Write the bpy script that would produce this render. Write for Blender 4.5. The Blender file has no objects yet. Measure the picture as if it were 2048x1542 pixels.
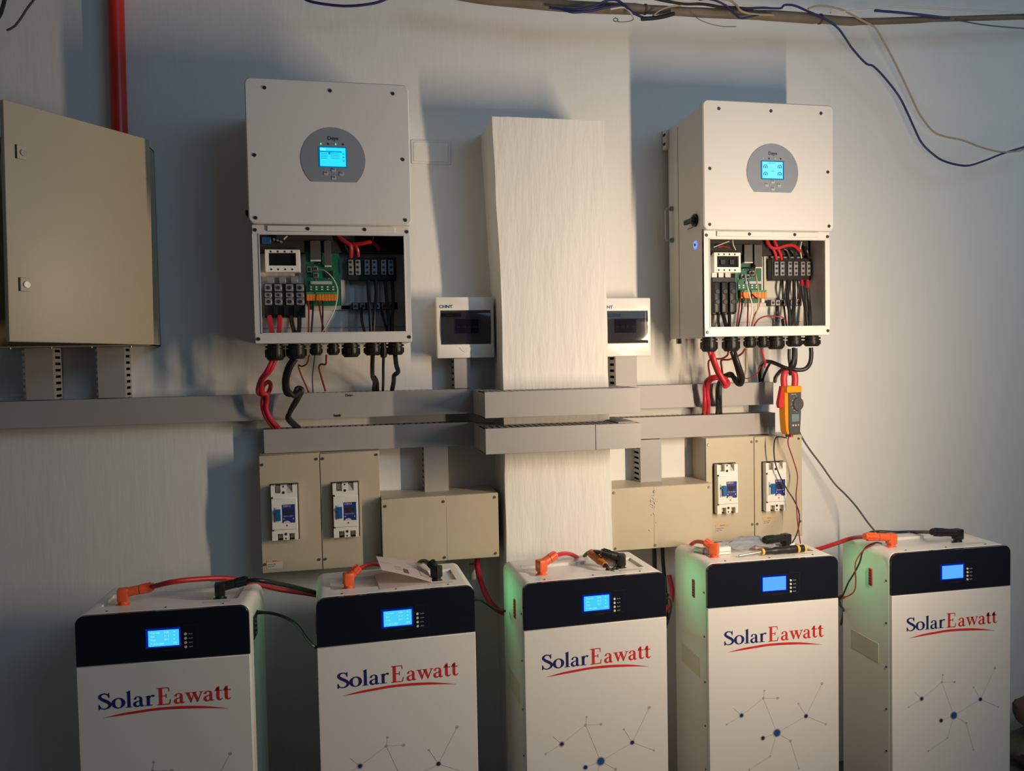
import bpy, bmesh, math, random
from mathutils import Vector, Matrix
random.seed(7)
S = bpy.context.scene
COL = S.collection

# ------------------------------------------------------------------ camera
YAW, PITCH, ROLL = .1988, -.0367, -.0194
cy, sy, cp, sp = math.cos(YAW), math.sin(YAW), math.cos(PITCH), math.sin(PITCH)
fw = Vector((sy*cp, cy*cp, sp)); rt = Vector((cy, -sy, 0)); up = rt.cross(fw)
r2 = rt*math.cos(ROLL) + up*math.sin(ROLL); u2 = -rt*math.sin(ROLL) + up*math.cos(ROLL)
cam = bpy.data.cameras.new('camera'); cam.lens = 1563.6*36/2048; cam.sensor_width = 36; cam.sensor_fit = 'HORIZONTAL'
cam.clip_start = .05
camo = bpy.data.objects.new('camera', cam); COL.objects.link(camo)
camo.matrix_world = Matrix(((r2.x, u2.x, -fw.x, 0), (r2.y, u2.y, -fw.y, -2.416), (r2.z, u2.z, -fw.z, 1.439), (0, 0, 0, 1)))
S.camera = camo
# ------------------------------------------------------------------ world, lights, exposure
S.view_settings.view_transform = 'Standard'; S.view_settings.look = 'None'
S.view_settings.gamma = 1; S.view_settings.use_curve_mapping = False
S.view_settings.exposure = 0
w = bpy.data.worlds.new('world'); S.world = w; w.use_nodes = True
w.node_tree.nodes['Background'].inputs[0].default_value = (.46, .72, 1, 1)
w.node_tree.nodes['Background'].inputs[1].default_value = .04
def area(name, loc, direction, sx, sy_, color, power, spread=math.pi):
    l = bpy.data.lights.new(name, 'AREA'); l.shape = 'RECTANGLE'; l.size = sx; l.size_y = sy_
    l.color = color; l.energy = power; l.spread = spread
    o = bpy.data.objects.new(name, l); COL.objects.link(o); o.location = loc
    o.rotation_euler = Vector(direction).to_track_quat('-Z', 'Y').to_euler()
    return o
# upright warm work light standing to the right of the frame, turned to the left half of the wall
area('work_light', (1.369, -1.184, 1.38), (-.60, .80, 0), .03, .70, (1, .775, .54), 19.3)
# cool fill added high behind the camera; daylight opening on the right
area('high_fill_light', (1.7, -2.9, 2.75), (-1.5, 2.9, -1.3), 1.6, .9, (.48, .72, 1), 14.5)
area('side_window_light', (3.4, -1.35, 2.25), (-1, .1, -.1), 1.3, 1.1, (.70, .92, 1), 6)

# ------------------------------------------------------------------ materials
def mat(name, col, rough=.5, metal=0, noise=0, nscale=40, bump=0, bscale=200, stretch=(1, 1, 1), emis=None, estr=1, alpha=1, coat=0, spec=.5, dirt=None):
    m = bpy.data.materials.new(name); m.use_nodes = True
    nt = m.node_tree; b = nt.nodes['Principled BSDF']
    b.inputs['Base Color'].default_value = (*col, 1); b.inputs['Roughness'].default_value = rough
    b.inputs['Metallic'].default_value = metal; b.inputs['Alpha'].default_value = alpha
    b.inputs['Coat Weight'].default_value = coat; b.inputs['Specular IOR Level'].default_value = spec
    if emis:
        b.inputs['Emission Color'].default_value = (*emis, 1); b.inputs['Emission Strength'].default_value = estr
    if noise or bump:
        tc = nt.nodes.new('ShaderNodeTexCoord'); mp = nt.nodes.new('ShaderNodeMapping')
        mp.inputs['Scale'].default_value = stretch; nt.links.new(tc.outputs['Object'], mp.inputs[0])
        if noise:
            n = nt.nodes.new('ShaderNodeTexNoise'); n.inputs['Scale'].default_value = nscale; n.inputs['Detail'].default_value = 5
            nt.links.new(mp.outputs[0], n.inputs['Vector'])
            mx = nt.nodes.new('ShaderNodeMix'); mx.data_type = 'RGBA'
            d = dirt or tuple(c*(1-noise) for c in col); l_ = tuple(min(1, c*(1+noise*.5)) for c in col)
            mx.inputs[6].default_value = (*d, 1); mx.inputs[7].default_value = (*l_, 1)
            nt.links.new(n.outputs[0], mx.inputs[0]); nt.links.new(mx.outputs[2], b.inputs['Base Color'])
        if bump:
            n2 = nt.nodes.new('ShaderNodeTexNoise'); n2.inputs['Scale'].default_value = bscale; n2.inputs['Detail'].default_value = 6
            nt.links.new(mp.outputs[0], n2.inputs['Vector'])
            bp = nt.nodes.new('ShaderNodeBump'); bp.inputs['Strength'].default_value = bump; bp.inputs['Distance'].default_value = .004
            nt.links.new(n2.outputs[0], bp.inputs['Height']); nt.links.new(bp.outputs[0], b.inputs['Normal'])
    return m
MT = dict(
    wall=mat('wall_paint', (.74, .73, .70), .7, noise=.06, nscale=3, bump=.19, bscale=34, stretch=(1.8, 1.8, .30)),
    plaster=mat('plaster_paint', (.78, .76, .71), .6, noise=.06, nscale=5, bump=.42, bscale=46, stretch=(1.8, 1.8, .30)),
    floor=mat('concrete', (.11, .105, .10), .8, noise=.3, nscale=8, bump=.3),
    ceil=mat('ceiling_paint', (.5, .5, .5), .9, noise=.05),
    white=mat('white_powder_coat', (.68, .655, .62), .42, noise=.02, nscale=90, bump=.04, bscale=900),
    batt=mat('battery_white', (.76, .74, .70), .35, noise=.02, nscale=60),
    beige=mat('beige_enamel', (.47, .40, .28), .45, noise=.04, nscale=30, bump=.06, bscale=700),
    box=mat('box_beige', (.52, .45, .33), .42, noise=.09, nscale=14, bump=.05, bscale=700),
    duct=mat('grey_pvc', (.36, .345, .33), .5, noise=.08, nscale=12),
    dark=mat('slot_dark', (.02, .02, .02), .8, noise=.1),
    black=mat('black_plastic', (.014, .014, .014), .42, noise=.2, nscale=60, spec=.35),
    blackc=mat('black_cable', (.014, .013, .013), .42, noise=.2, nscale=60),
    fascia=mat('black_gloss', (.010, .012, .020), .12, noise=.1),
    redc=mat('red_cable', (.55, .02, .035), .38, noise=.1),
    redd=mat('dark_red_wire', (.28, .018, .02), .45, noise=.1),
    orange=mat('orange_plug', (.82, .12, .035), .42, noise=.08),
    bluec=mat('blue_cable', (.015, .02, .12), .4, noise=.15),
    tanc=mat('tan_wire', (.42, .32, .20), .5, noise=.25, nscale=30),
    whitec=mat('white_wire', (.62, .58, .52), .5, noise=.1),
    greyc=mat('grey_wire', (.09, .085, .08), .45, noise=.1),
    pole=mat('weathered_pole', (.20, .155, .11), .7, noise=.65, nscale=14, stretch=(.6, 2, 2), bump=.4, bscale=60),
    redpipe=mat('red_pipe_paint', (.60, .025, .012), .35, noise=.15),
    metal=mat('screw_steel', (.30, .29, .27), .35, metal=.9, noise=.2),
    screw=mat('dark_screw', (.06, .055, .05), .4, metal=.6, noise=.2),
    silver=mat('tin_terminal', (.42, .42, .42), .35, metal=.6, noise=.15),
    panel=mat('display_grey', (.25, .27, .31), .4, noise=.04),
    button=mat('button_grey', (.42, .44, .47), .4, noise=.05),
    pcb=mat('pcb_green', (.012, .13, .065), .4, noise=.3, nscale=120),
    ort=mat('terminal_orange', (.75, .22, .02), .5, noise=.1),
    grt=mat('terminal_green', (.04, .26, .09), .5, noise=.1),
    plate=mat('mount_plate', (.50, .48, .42), .45, noise=.06),
    ribbon=mat('grey_ribbon', (.075, .07, .065), .55, noise=.2),
    bluecap=mat('blue_component', (.01, .10, .35), .4, noise=.1),
    offw=mat('enclosure_white', (.80, .78, .72), .3, noise=.02),
    tint=mat('smoked_window', (.018, .018, .035), .06, noise=.05, alpha=.74),
    blueh=mat('blue_handle', (.008, .12, .38), .35, noise=.05),
    bluel=mat('blue_label', (.02, .035, .22), .4, noise=.15),
    navy=mat('navy_print', (.012, .018, .14), .5, noise=.05),
    redp=mat('red_print', (.62, .03, .025), .5, noise=.05),
    greyp=mat('grey_print', (.42, .40, .38), .5, noise=.05),
    blueprint=mat('blue_print', (.02, .08, .32), .5, noise=.05),
    meter_y=mat('meter_amber', (.78, .30, .01), .42, noise=.05),
    meter_g=mat('meter_grey', (.075, .072, .072), .5, noise=.1),
    meter_r=mat('meter_red', (.55, .03, .04), .4, noise=.08),
    lcd=mat('meter_lcd', (.16, .22, .25), .25, noise=.05),
    paper=mat('paper', (.72, .66, .64), .7, noise=.05),
    bag=mat('clear_plastic_bag', (.60, .66, .75), .15, noise=.2, nscale=20, alpha=.55, bump=.4, bscale=40),
    yel=mat('yellow_grip', (.75, .42, .06), .4, noise=.1),
    ambergrip=mat('amber_grip', (.62, .20, .03), .3, noise=.2),
    brown=mat('brown_cloth', (.10, .06, .045), .9, noise=.3),
    olive=mat('olive_cloth', (.10, .10, .075), .9, noise=.3),
    sticker=mat('pale_sticker', (.62, .58, .48), .5, noise=.05),
    orst=mat('orange_sticker_print', (.75, .36, .06), .5, noise=.1),
    scr_c=mat('screen_cyan', (.0, .0, .0), .2, noise=.05, emis=(.06, .62, .95), estr=1.0),
    scr_i=mat('inverter_screen', (.0, .0, .0), .2, noise=.05, emis=(.03, .80, .98), estr=1.0),
    scr_d=mat('inverter_screen_bar', (.0, .0, .0), .2, noise=.05, emis=(.0, .24, .75), estr=1.0),
    scr_p=mat('inverter_screen_pale', (.0, .0, .0), .2, noise=.05, emis=(.22, .92, .98), estr=1.0),
    scr_b=mat('screen_blue', (.0, .0, .0), .2, noise=.05, emis=(.11, .44, 1.0), estr=1.0),
    scr_t=mat('screen_text_glow', (.0, .0, .0), .2, noise=.05, emis=(.35, .85, 1.0), estr=1.0),
    rim=mat('screen_glow_border', (.0, .0, .0), .2, noise=.05, emis=(.0, .012, .26), estr=1.0),
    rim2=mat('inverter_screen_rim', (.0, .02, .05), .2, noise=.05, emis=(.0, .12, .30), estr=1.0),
    led_g=mat('green_led', (.0, .1, .02), .3, noise=.05, emis=(.25, .9, .45), estr=.7),
    led_s=mat('side_led', (.0, .1, .02), .3, noise=.05, emis=(.05, 1, .3), estr=.06),
    led_b=mat('blue_led', (.0, .0, .1), .3, noise=.05, emis=(.18, .28, 1), estr=1.3),
    dot=mat('button_white', (.70, .68, .66), .3, noise=.05),
    faint=mat('faint_print', (.022, .024, .03), .3, noise=.05),
    glass=mat('dark_window', (.01, .01, .012), .2, noise=.1),
)

def translucent(m, col, fac):
    nt = m.node_tree; b = nt.nodes['Principled BSDF']; out = nt.nodes['Material Output']
    t = nt.nodes.new('ShaderNodeBsdfTranslucent'); t.inputs[0].default_value = (*col, 1)
    mx = nt.nodes.new('ShaderNodeMixShader'); mx.inputs[0].default_value = fac
    nt.links.new(b.outputs[0], mx.inputs[1]); nt.links.new(t.outputs[0], mx.inputs[2]); nt.links.new(mx.outputs[0], out.inputs[0])
translucent(MT['paper'], (.80, .62, .55), .38)
translucent(MT['bag'], (.60, .66, .75), .3)

# ------------------------------------------------------------------ mesh helpers
class B:
    """collects shapes into one bmesh"""
    def __init__(s): s.bm = bmesh.new()
    def add(s, tmp, mtx=None):
        me = bpy.data.meshes.new('t'); tmp.to_mesh(me); tmp.free()
        if mtx is not None: me.transform(mtx)
        s.bm.from_mesh(me); bpy.data.meshes.remove(me); return s
    def box(s, x0, x1, y0, y1, z0, z1, bev=0, mtx=None, seg=1):
        t = bmesh.new(); bmesh.ops.create_cube(t, size=1)
        for v in t.verts: v.co = Vector(((x0+x1)/2+v.co.x*(x1-x0), (y0+y1)/2+v.co.y*(y1-y0), (z0+z1)/2+v.co.z*(z1-z0)))
        if bev: bmesh.ops.bevel(t, geom=t.edges[:], offset=bev, segments=seg, affect='EDGES', profile=.5)
        return s.add(t, mtx)
    def prism(s, poly, y0, y1, bev=0, mtx=None):
        """polygon in XZ extruded along Y"""
        t = bmesh.new()
        vs = [t.verts.new((p[0], y0, p[1])) for p in poly]
        f = t.faces.new(vs); r = bmesh.ops.extrude_face_region(t, geom=[f])
        for e in r['geom']:
            if isinstance(e, bmesh.types.BMVert): e.co.y = y1
        bmesh.ops.recalc_face_normals(t, faces=t.faces[:])
        if bev:
            es = [e for e in t.edges if abs(e.verts[0].co.y-e.verts[1].co.y) < 1e-7]
            bmesh.ops.bevel(t, geom=es, offset=bev, segments=1, affect='EDGES')
        return s.add(t, mtx)
    def tri(s, poly, y0, y1, mtx=None):
        """concave-safe prism"""
        t = bmesh.new()
        vs = [t.verts.new((p[0], y0, p[1])) for p in poly]
        f = t.faces.new(vs); bmesh.ops.triangulate(t, faces=[f], ngon_method='EAR_CLIP')
        r = bmesh.ops.extrude_face_region(t, geom=t.faces[:])
        for e in r['geom']:
            if isinstance(e, bmesh.types.BMVert): e.co.y = y1
        bmesh.ops.recalc_face_normals(t, faces=t.faces[:])
        return s.add(t, mtx)
    def cyl(s, p0, p1, r0, r1=None, n=14, cap=True):
        p0 = Vector(p0); p1 = Vector(p1); r1 = r0 if r1 is None else r1
        t = bmesh.new(); bmesh.ops.create_cone(t, cap_ends=cap, segments=n, radius1=r0, radius2=r1, depth=(p1-p0).length)
        q = (p1-p0).to_track_quat('Z', 'Y').to_matrix().to_4x4()
        return s.add(t, Matrix.Translation((p0+p1)/2) @ q)
    def tube(s, pts, r, n=8, step=6, smooth=True):
        pts = [Vector(p) for p in pts]
        if smooth and len(pts) > 2:
            P = [pts[0]*2-pts[1]] + pts + [pts[-1]*2-pts[-2]]; out = []
            for i in range(1, len(P)-2):
                a, b, c, d = P[i-1:i+3]
                for k in range(step):
                    u = k/step
                    out.append(.5*((2*b)+(c-a)*u+(2*a-5*b+4*c-d)*u*u+(3*b-a-3*c+d)*u**3))
            out.append(pts[-1]); pts = out
        t = bmesh.new(); rings = []; N = None
        for i, p in enumerate(pts):
            tg = (pts[min(i+1, len(pts)-1)]-pts[max(i-1, 0)]).normalized()
            if N is None:
                N = tg.orthogonal().normalized()
            else:
                N = (N-tg*N.dot(tg)).normalized()
            bn = tg.cross(N); rr = r[i*(len(r)-1)//max(1, len(pts)-1)] if isinstance(r, (list, tuple)) else r
            rings.append([t.verts.new(p+N*rr*math.cos(2*math.pi*k/n)+bn*rr*math.sin(2*math.pi*k/n)) for k in range(n)])
        for a, b in zip(rings, rings[1:]):
            for k in range(n): t.faces.new((a[k], a[(k+1) % n], b[(k+1) % n], b[k]))
        t.faces.new(rings[0][::-1]); t.faces.new(rings[-1])
        bmesh.ops.recalc_face_normals(t, faces=t.faces[:])
        return s.add(t)
    def lathe(s, prof, mtx=None, n=16):
        """prof (r,z) around Z"""
        t = bmesh.new(); rings = [[t.verts.new((r*math.cos(2*math.pi*k/n), r*math.sin(2*math.pi*k/n), z)) for k in range(n)] for r, z in prof]
        for a, b in zip(rings, rings[1:]):
            for k in range(n): t.faces.new((a[k], a[(k+1) % n], b[(k+1) % n], b[k]))
        t.faces.new(rings[0][::-1]); t.faces.new(rings[-1]); bmesh.ops.recalc_face_normals(t, faces=t.faces[:])
        return s.add(t, mtx)
    def mesh(s, name, m, angle=40):
        me = bpy.data.meshes.new(name); s.bm.to_mesh(me); s.bm.free()
        me.materials.append(MT[m]); me.polygons.foreach_set('use_smooth', [True]*len(me.polygons))
        me.set_sharp_from_angle(angle=math.radians(angle)); return me
    def obj(s, name, m, parent=None, loc=(0, 0, 0), rot=(0, 0, 0), label=None):
        return place(name, s.mesh(name, m), parent, loc, rot, label)
def place(name, me, parent=None, loc=(0, 0, 0), rot=(0, 0, 0), label=None):
    o = bpy.data.objects.new(name, me); COL.objects.link(o); o.parent = parent; o.location = loc; o.rotation_euler = rot
    if label: o['label'] = label
    return o
def thing(name, label, cat, loc=(0, 0, 0), rz=0, group=None):
    o = bpy.data.objects.new(name, None); COL.objects.link(o); o.empty_display_size = .05
    o.location = loc; o.rotation_euler = (0, 0, rz); o['label'] = label; o['category'] = cat
    if group: o['group'] = group
    return o
def tag(o, label, cat, group=None):
    o['label'] = label; o['category'] = cat
    if group: o['group'] = group
    return o
def struct(name, b, m):
    o = b.obj(name, m); o['kind'] = 'structure'; return o
def rrect(x0, x1, z0, z1, r, n=5, corners=(1, 1, 1, 1)):
    """corners: bl, br, tr, tl"""
    out = []
    for (cx, cz, a0, on) in ((x0+r, z0+r, 180, corners[0]), (x1-r, z0+r, 270, corners[1]), (x1-r, z1-r, 0, corners[2]), (x0+r, z1-r, 90, corners[3])):
        if on:
            for k in range(n+1):
                a = math.radians(a0+90*k/n); out.append((cx+r*math.cos(a), cz+r*math.sin(a)))
        else:
            out.append((cx-r if a0 in (180, 90) else cx+r, cz-r if a0 in (180, 270) else cz+r))
    return out
def text(b, s, x, z, h, y, wide=None, align='LEFT', bold=0):
    """flat extruded sans lettering facing -Y added to b"""
    cu = bpy.data.curves.new('txt', 'FONT'); cu.body = s; cu.size = h; cu.extrude = .0002; cu.align_x = align; cu.offset = h*.018*bold
    o = bpy.data.objects.new('txt', cu); COL.objects.link(o)
    me = bpy.data.meshes.new_from_object(o.evaluated_get(bpy.context.evaluated_depsgraph_get()))
    bpy.data.objects.remove(o); bpy.data.curves.remove(cu)
    sx = 1
    if wide and len(me.vertices):
        xs = [v.co.x for v in me.vertices]; sx = wide/(max(xs)-min(xs))
    me.transform(Matrix.Translation((x, y, z)) @ Matrix.Rotation(math.pi/2, 4, 'X') @ Matrix.Diagonal((sx, 1, 1, 1)))
    b.bm.from_mesh(me); bpy.data.meshes.remove(me)
def cut(me, boxes):
    """boolean boxes out of a mesh"""
    o = bpy.data.objects.new('c', me); COL.objects.link(o); tmp = []
    for bx in boxes:
        b = B(); b.box(*bx); c = bpy.data.objects.new('k', b.mesh('k', 'white')); COL.objects.link(c); tmp.append(c)
        md = o.modifiers.new('b', 'BOOLEAN'); md.object = c; md.operation = 'DIFFERENCE'; md.solver = 'EXACT'
    out = bpy.data.meshes.new_from_object(o.evaluated_get(bpy.context.evaluated_depsgraph_get()))
    bpy.data.objects.remove(o)
    for c in tmp: bpy.data.objects.remove(c)
    out.materials.clear(); out.materials.append(me.materials[0])
    out.set_sharp_from_angle(angle=math.radians(35))
    return out
def cable(name, pts, r, m, label, cat='cable', group=None, n=10):
    o = B().tube(pts, r, n=n).obj(name, m); return tag(o, label, cat, group)

# ------------------------------------------------------------------ room
struct('wall_back', B().box(-3, 3.6, 0, .15, 0, 3.3), 'wall')
struct('floor', B().box(-3, 3.6, -4.2, .15, -.1, 0), 'floor')
struct('ceiling', B().box(-3, 3.6, -4.2, .15, 3.3, 3.4), 'ceil')
struct('wall_left', B().box(-3.15, -3, -4.2, .15, 0, 3.3), 'wall')
PZ = 2.126
pil = thing('pillar', 'white plastered square pillar standing out between the two inverters', 'pillar', (.585, -.09, 0))
t = bmesh.new(); bmesh.ops.create_cube(t, size=1)
bmesh.ops.subdivide_edges(t, edges=t.edges[:], cuts=48, use_grid_fill=True)
from mathutils import noise as NZ
def lerp(a, b, u): return a+(b-a)*min(1, max(0, u))
for v in t.verts:                      # the hand plastered shaft leans out a little and narrows towards its top
    z = (v.co.z+.5)*PZ; u = (z-1.6)/.526
    xl = lerp(.4275, .403, u); xr = lerp(lerp(.7553, .748, (z-.86)/.74), .7385, u) if z > 1.6 else lerp(.7553, .748, (z-.86)/.74); d = lerp(.165, .195, u)
    x = lerp(xl, xr, v.co.x+.5); y = lerp(-d, 0, v.co.y+.5)
    front = v.co.y < .49
    v.co = Vector((x-.585, y+.09, z))
    if front:
        n = NZ.noise_vector(Vector((x*22, y*22, z*9))); v.co += n*(.0030 if abs(x-xl) < .004 or abs(x-xr) < .004 else .0012)
        if z > 2.0 and x < .47: v.co += NZ.noise_vector(Vector((x*90, y*90, z*90)))*.0022
B().add(t).obj('pillar_shaft', 'plaster', pil)

# ------------------------------------------------------------------ red pipe
tag(B().cyl((-.628, -.03, 1.9), (-.617, -.03, 3.28), .0215, n=24).obj('red_pipe', 'redpipe'), 'bright red painted pipe running up the wall from behind the beige cabinet', 'pipe')

# ------------------------------------------------------------------ beige cabinet with open door
cab = thing('electrical_cabinet', 'large beige metal wall cabinet with its door swung open at far left', 'cabinet', (-.74, -.06, 1.489))
cx0, cx1, cz0, cz1 = -.945+.74, -.545+.74, 0, .557
b = B(); yb, yf = .06, -.055
b.box(cx0, cx1, yb-.003, yb, cz0, cz1); b.box(cx0, cx0+.003, yf, yb, cz0, cz1); b.box(cx1-.003, cx1, yf, yb, cz0, cz1)
b.box(cx0, cx1, yf, yb, cz0, cz0+.003); b.box(cx0, cx1, yf, yb, cz1-.003, cz1)
b.obj('cabinet_body', 'beige', cab)
dr = B().box(-.377, 0, -.016, 0, 0, .557, .003, seg=2).obj('cabinet_door', 'beige', cab, (cx1, yf-.001, .0015), (0, math.radians(.9), math.radians(49.1)))
for z in (.135, .443):
    lk = B().box(-.350, -.328, -.0185, -.0155, z-.016, z+.016, .001).obj('lock_plate', 'beige', dr)
    B().cyl((-.336, -.018, z), (-.336, -.0215, z), .0075).obj('lock_cylinder', 'metal', dr)
    B().box(-.353, -.3505, -.0185, -.0155, z-.016, z+.016).obj('lock_slot', 'dark', dr)
for x in (-.16, -.06, .04, .14):
    B().cyl((x, -.04, -.004), (x, -.04, .001), .005).obj('screw', 'metal', cab)

# ------------------------------------------------------------------ trunking
def duct(name, label, x0, x1, y0, y1, z0, z1, horiz=True, slots=('top',), lidside=-1, seams=()):
    """slotted grey trunking with a clip-on lid; the slotted walls are combs"""
    d = thing(name, label, 'cable duct', ((x0+x1)/2, y1, (z0+z1)/2)); cx, cz = (x0+x1)/2, (z0+z1)/2
    X0, X1, Z0, Z1, Y0 = x0-cx, x1-cx, z0-cz, z1-cz, y0-y1
    B().box(X0, X1, -.002, 0, Z0, Z1).obj('duct_base', 'duct', d)
    cuts = [X0]+[s-cx for s in seams]+[X1] if horiz else [X0, X1]
    for a, c in zip(cuts, cuts[1:]):
        g = .0006
        B().box(a+g, c-g, Y0, Y0+.003, Z0-.0005, Z1+.0005, .0008).obj('duct_lid', 'duct', d)
    L0, L1 = (X0, X1) if horiz else (Z0, Z1)
    n = max(2, round((L1-L0)/.018)); p = (L1-L0)/n
    def comb(side):
        b = B()
        for k in range(n+1):
            a = max(L0, L0+k*p-p*.29); c = min(L1, L0+k*p+p*.29)
            if horiz:
                b.box(a, c, Y0+.012, -.010, *((Z1-.0022, Z1) if side == 'top' else (Z0, Z0+.0022)))
            else:
                b.box(*((X1-.0022, X1) if side == 'right' else (X0, X0+.0022)), Y0+.012, -.010, a, c)
        if horiz:
            zz = (Z1-.0022, Z1) if side == 'top' else (Z0, Z0+.0022)
            b.box(L0, L1, -.010, -.002, *zz); b.box(L0, L1, Y0+.003, Y0+.012, *zz)
        else:
            xx = (X1-.0022, X1) if side == 'right' else (X0, X0+.0022)
            b.box(*xx, -.010, -.002, L0, L1); b.box(*xx, Y0+.003, Y0+.012, L0, L1)
        b.obj('slotted_side', 'duct', d)
    for sd in (('top', 'bottom') if horiz else ('left', 'right')): comb(sd)
    B().box(X0+.004, X1-.004, -.006, -.0025, Z0+.004, Z1-.004).obj('duct_shade_plate', 'dark', d)  # shade inside the trough put in as a dark plate behind the slots
    return d
dl_ = duct('cable_duct', 'long grey trunking running left of the pillar under the cabinet ducts', -1.6, .352, -.065, 0, 1.270, 1.3435)
b = B()
for wd, p in zip(('Drive', 'Supply'), [(-0.027,-0.066,1.3317),(-0.063,-0.066,1.274)]): text(b, wd, p[0]+.624, p[2]-1.30675, .010, -.0656, bold=1.5, wide=.022)
b.obj('printed_mark', 'black', dl_)
duct('cable_duct', 'grey trunking below the long one, above the left breaker boxes', -.262, .352, -.065, 0, 1.173, 1.2425)
duct('cable_duct', 'upper grey trunking right of the pillar, behind red and black cables', .808, 1.352, -.065, 0, 1.266, 1.339)
duct('cable_duct', 'lower grey trunking right of the pillar, behind the clamp meter foot', .808, 1.358, -.065, 0, 1.169, 1.238)
duct('cable_duct', 'left vertical slotted grey duct under the beige cabinet', -.880, -.807, -.065, 0, 1.3465, 1.488, False)
duct('cable_duct', 'right vertical slotted grey duct under the beige cabinet', -.698, -.626, -.065, 0, 1.3465, 1.488, False)
duct('cable_duct', 'narrow vertical grey duct under the left distribution box', .2955, .346, -.065, 0, 1.3465, 1.437, False)
duct('cable_duct', 'short vertical grey duct under the right distribution box', .8065, .879, -.065, 0, 1.3395, 1.437, False)
duct('cable_duct', 'vertical grey duct entering the left junction box from above', .198, .272, -.065, 0, 1.035, 1.174, False)
duct('cable_duct', 'vertical grey duct entering the right junction box from above', .885, .958, -.065, 0, 1.03, 1.166, False)
def pillar_duct(label, z0, z1, seams, flap):
    d = duct('cable_duct', label, .3515, .808, -.28, -.168, z0, z1, True, seams=seams)
    cz = (z0+z1)/2; cx = (.3515+.808)/2
    for xa, xb in ((.3515, .4115), (.7445, .808)):     # returns to the wall trunking on both sides of the pillar
        B().box(xa-cx, xb-cx, .0005, .101, z0-cz, z1-cz, .001).obj('duct_return', 'duct', d)
    B().box(.3515-cx, .3545-cx, -.110, 0, z0-cz, z1-cz).obj('end_cap', 'duct', d)
    B().box(.805-cx, .8085-cx, -.110, 0, z0-cz, z1-cz).obj('end_cap', 'duct', d)
    if flap:
        B().box(.745-cx, .80-cx, -.095, .10, z1-cz, z1-cz+.004, .001).obj('duct_flap', 'duct', d)
pillar_duct('upper grey trunking crossing the front of the white pillar', 1.270, 1.3425, (), False)
pillar_duct('lower grey trunking crossing the front of the white pillar', 1.169, 1.2405, (.671,), True)

# ------------------------------------------------------------------ small distribution boxes
def distribution_box(x0, z0, label):
    W_, H_ = .1748, .184
    t = thing('distribution_box', label, 'breaker box', (x0+W_/2, -.011, z0), 0, 'small white distribution boxes')
    B().box(-W_/2+.004, W_/2-.004, -.056, .011, .004, H_-.004, .003).obj('box_base', 'offw', t)
    me = B().box(-W_/2, W_/2, -.064, -.0455, 0, H_, .004, seg=2).mesh('box_cover', 'offw')
    wx0, wx1, wz0, wz1 = -.0757, .0775, .041, .144
    me = cut(me, [(wx0, wx1, -.08, -.052, wz0, wz1)])
    place('box_cover', me, t)
    B().box(wx0, wx1, -.0535, -.050, wz0, wz1).obj('module_plate', 'offw', t)
    for k in range(4):
        B().box(wx0+.045+k*.018, wx0+.0622+k*.018, -.0595, -.0535, .075, .118, .001).obj('breaker_module', 'black', t)
        m = B(); text(m, ('16A', 'C32', '63', 'NB1')[k], wx0+.048+k*.018, .092, .006, -.0598); m.obj('module_print', 'whitec', t)
    b = B(); b.box(wx0+.004, wx0+.064, -.0605, -.0595, .1245, .1355); b.obj('name_strip', 'black', t)
    m = B(); text(m, '56-HG', wx0+.018, .1273, .007, -.0611); m.obj('strip_lettering', 'whitec', t)
    t2 = bmesh.new(); nseg = 10; rows = []
    for k in range(nseg+1):
        u = k/nseg; rows.append([t2.verts.new((x, -.0625-.006*math.sin(math.pi*u)**.7, wz0+.001+u*(wz1-wz0-.002))) for x in (wx0+.001, wx1-.001)])
    for a, c in zip(rows, rows[1:]): t2.faces.new((a[0], a[1], c[1], c[0]))
    bmesh.ops.solidify(t2, geom=t2.faces[:], thickness=.0015)
    B().add(t2).obj('tinted_window', 'tint', t, label='dark smoked hinged window')
    lt = [(.0, 0)]; lt = [(-.018+.036*k/12, -.006-.011*math.sin(math.pi*k/12)) for k in range(13)]
    B().tri([(x, .034+z) for x, z in lt]+[(.018, .031), (-.018, .031)], -.0655, -.0635).obj('window_latch', 'offw', t)
    m = B(); text(m, 'CHNT', -.0785, .151, .0125, -.0645, wide=.040, bold=1.6); m.obj('brand_lettering', 'navy', t)
    return t
distribution_box(.2452, 1.4380, 'white distribution box with dark window left of the pillar, half in shadow')
distribution_box(.7462+.0025, 1.433, 'white distribution box with glinting window partly hidden by the pillar')

# ------------------------------------------------------------------ blank wall plate
bl = thing('wall_plate', 'blank white rectangular cover plate between left inverter and pillar', 'wall plate', ([(0.2495,0,2.0685)][0][0], 0, [(0.2495,0,2.0685)][0][2]))
pw = .060
B().box(-.062, .058, -.0035, 0, -.036, .036, .0015).obj('plate_rim', 'wall', bl)
B().box(-.055, .051, -.0055, -.0032, -.030, .030, .002).obj('plate_cover', 'wall', bl)

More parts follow.
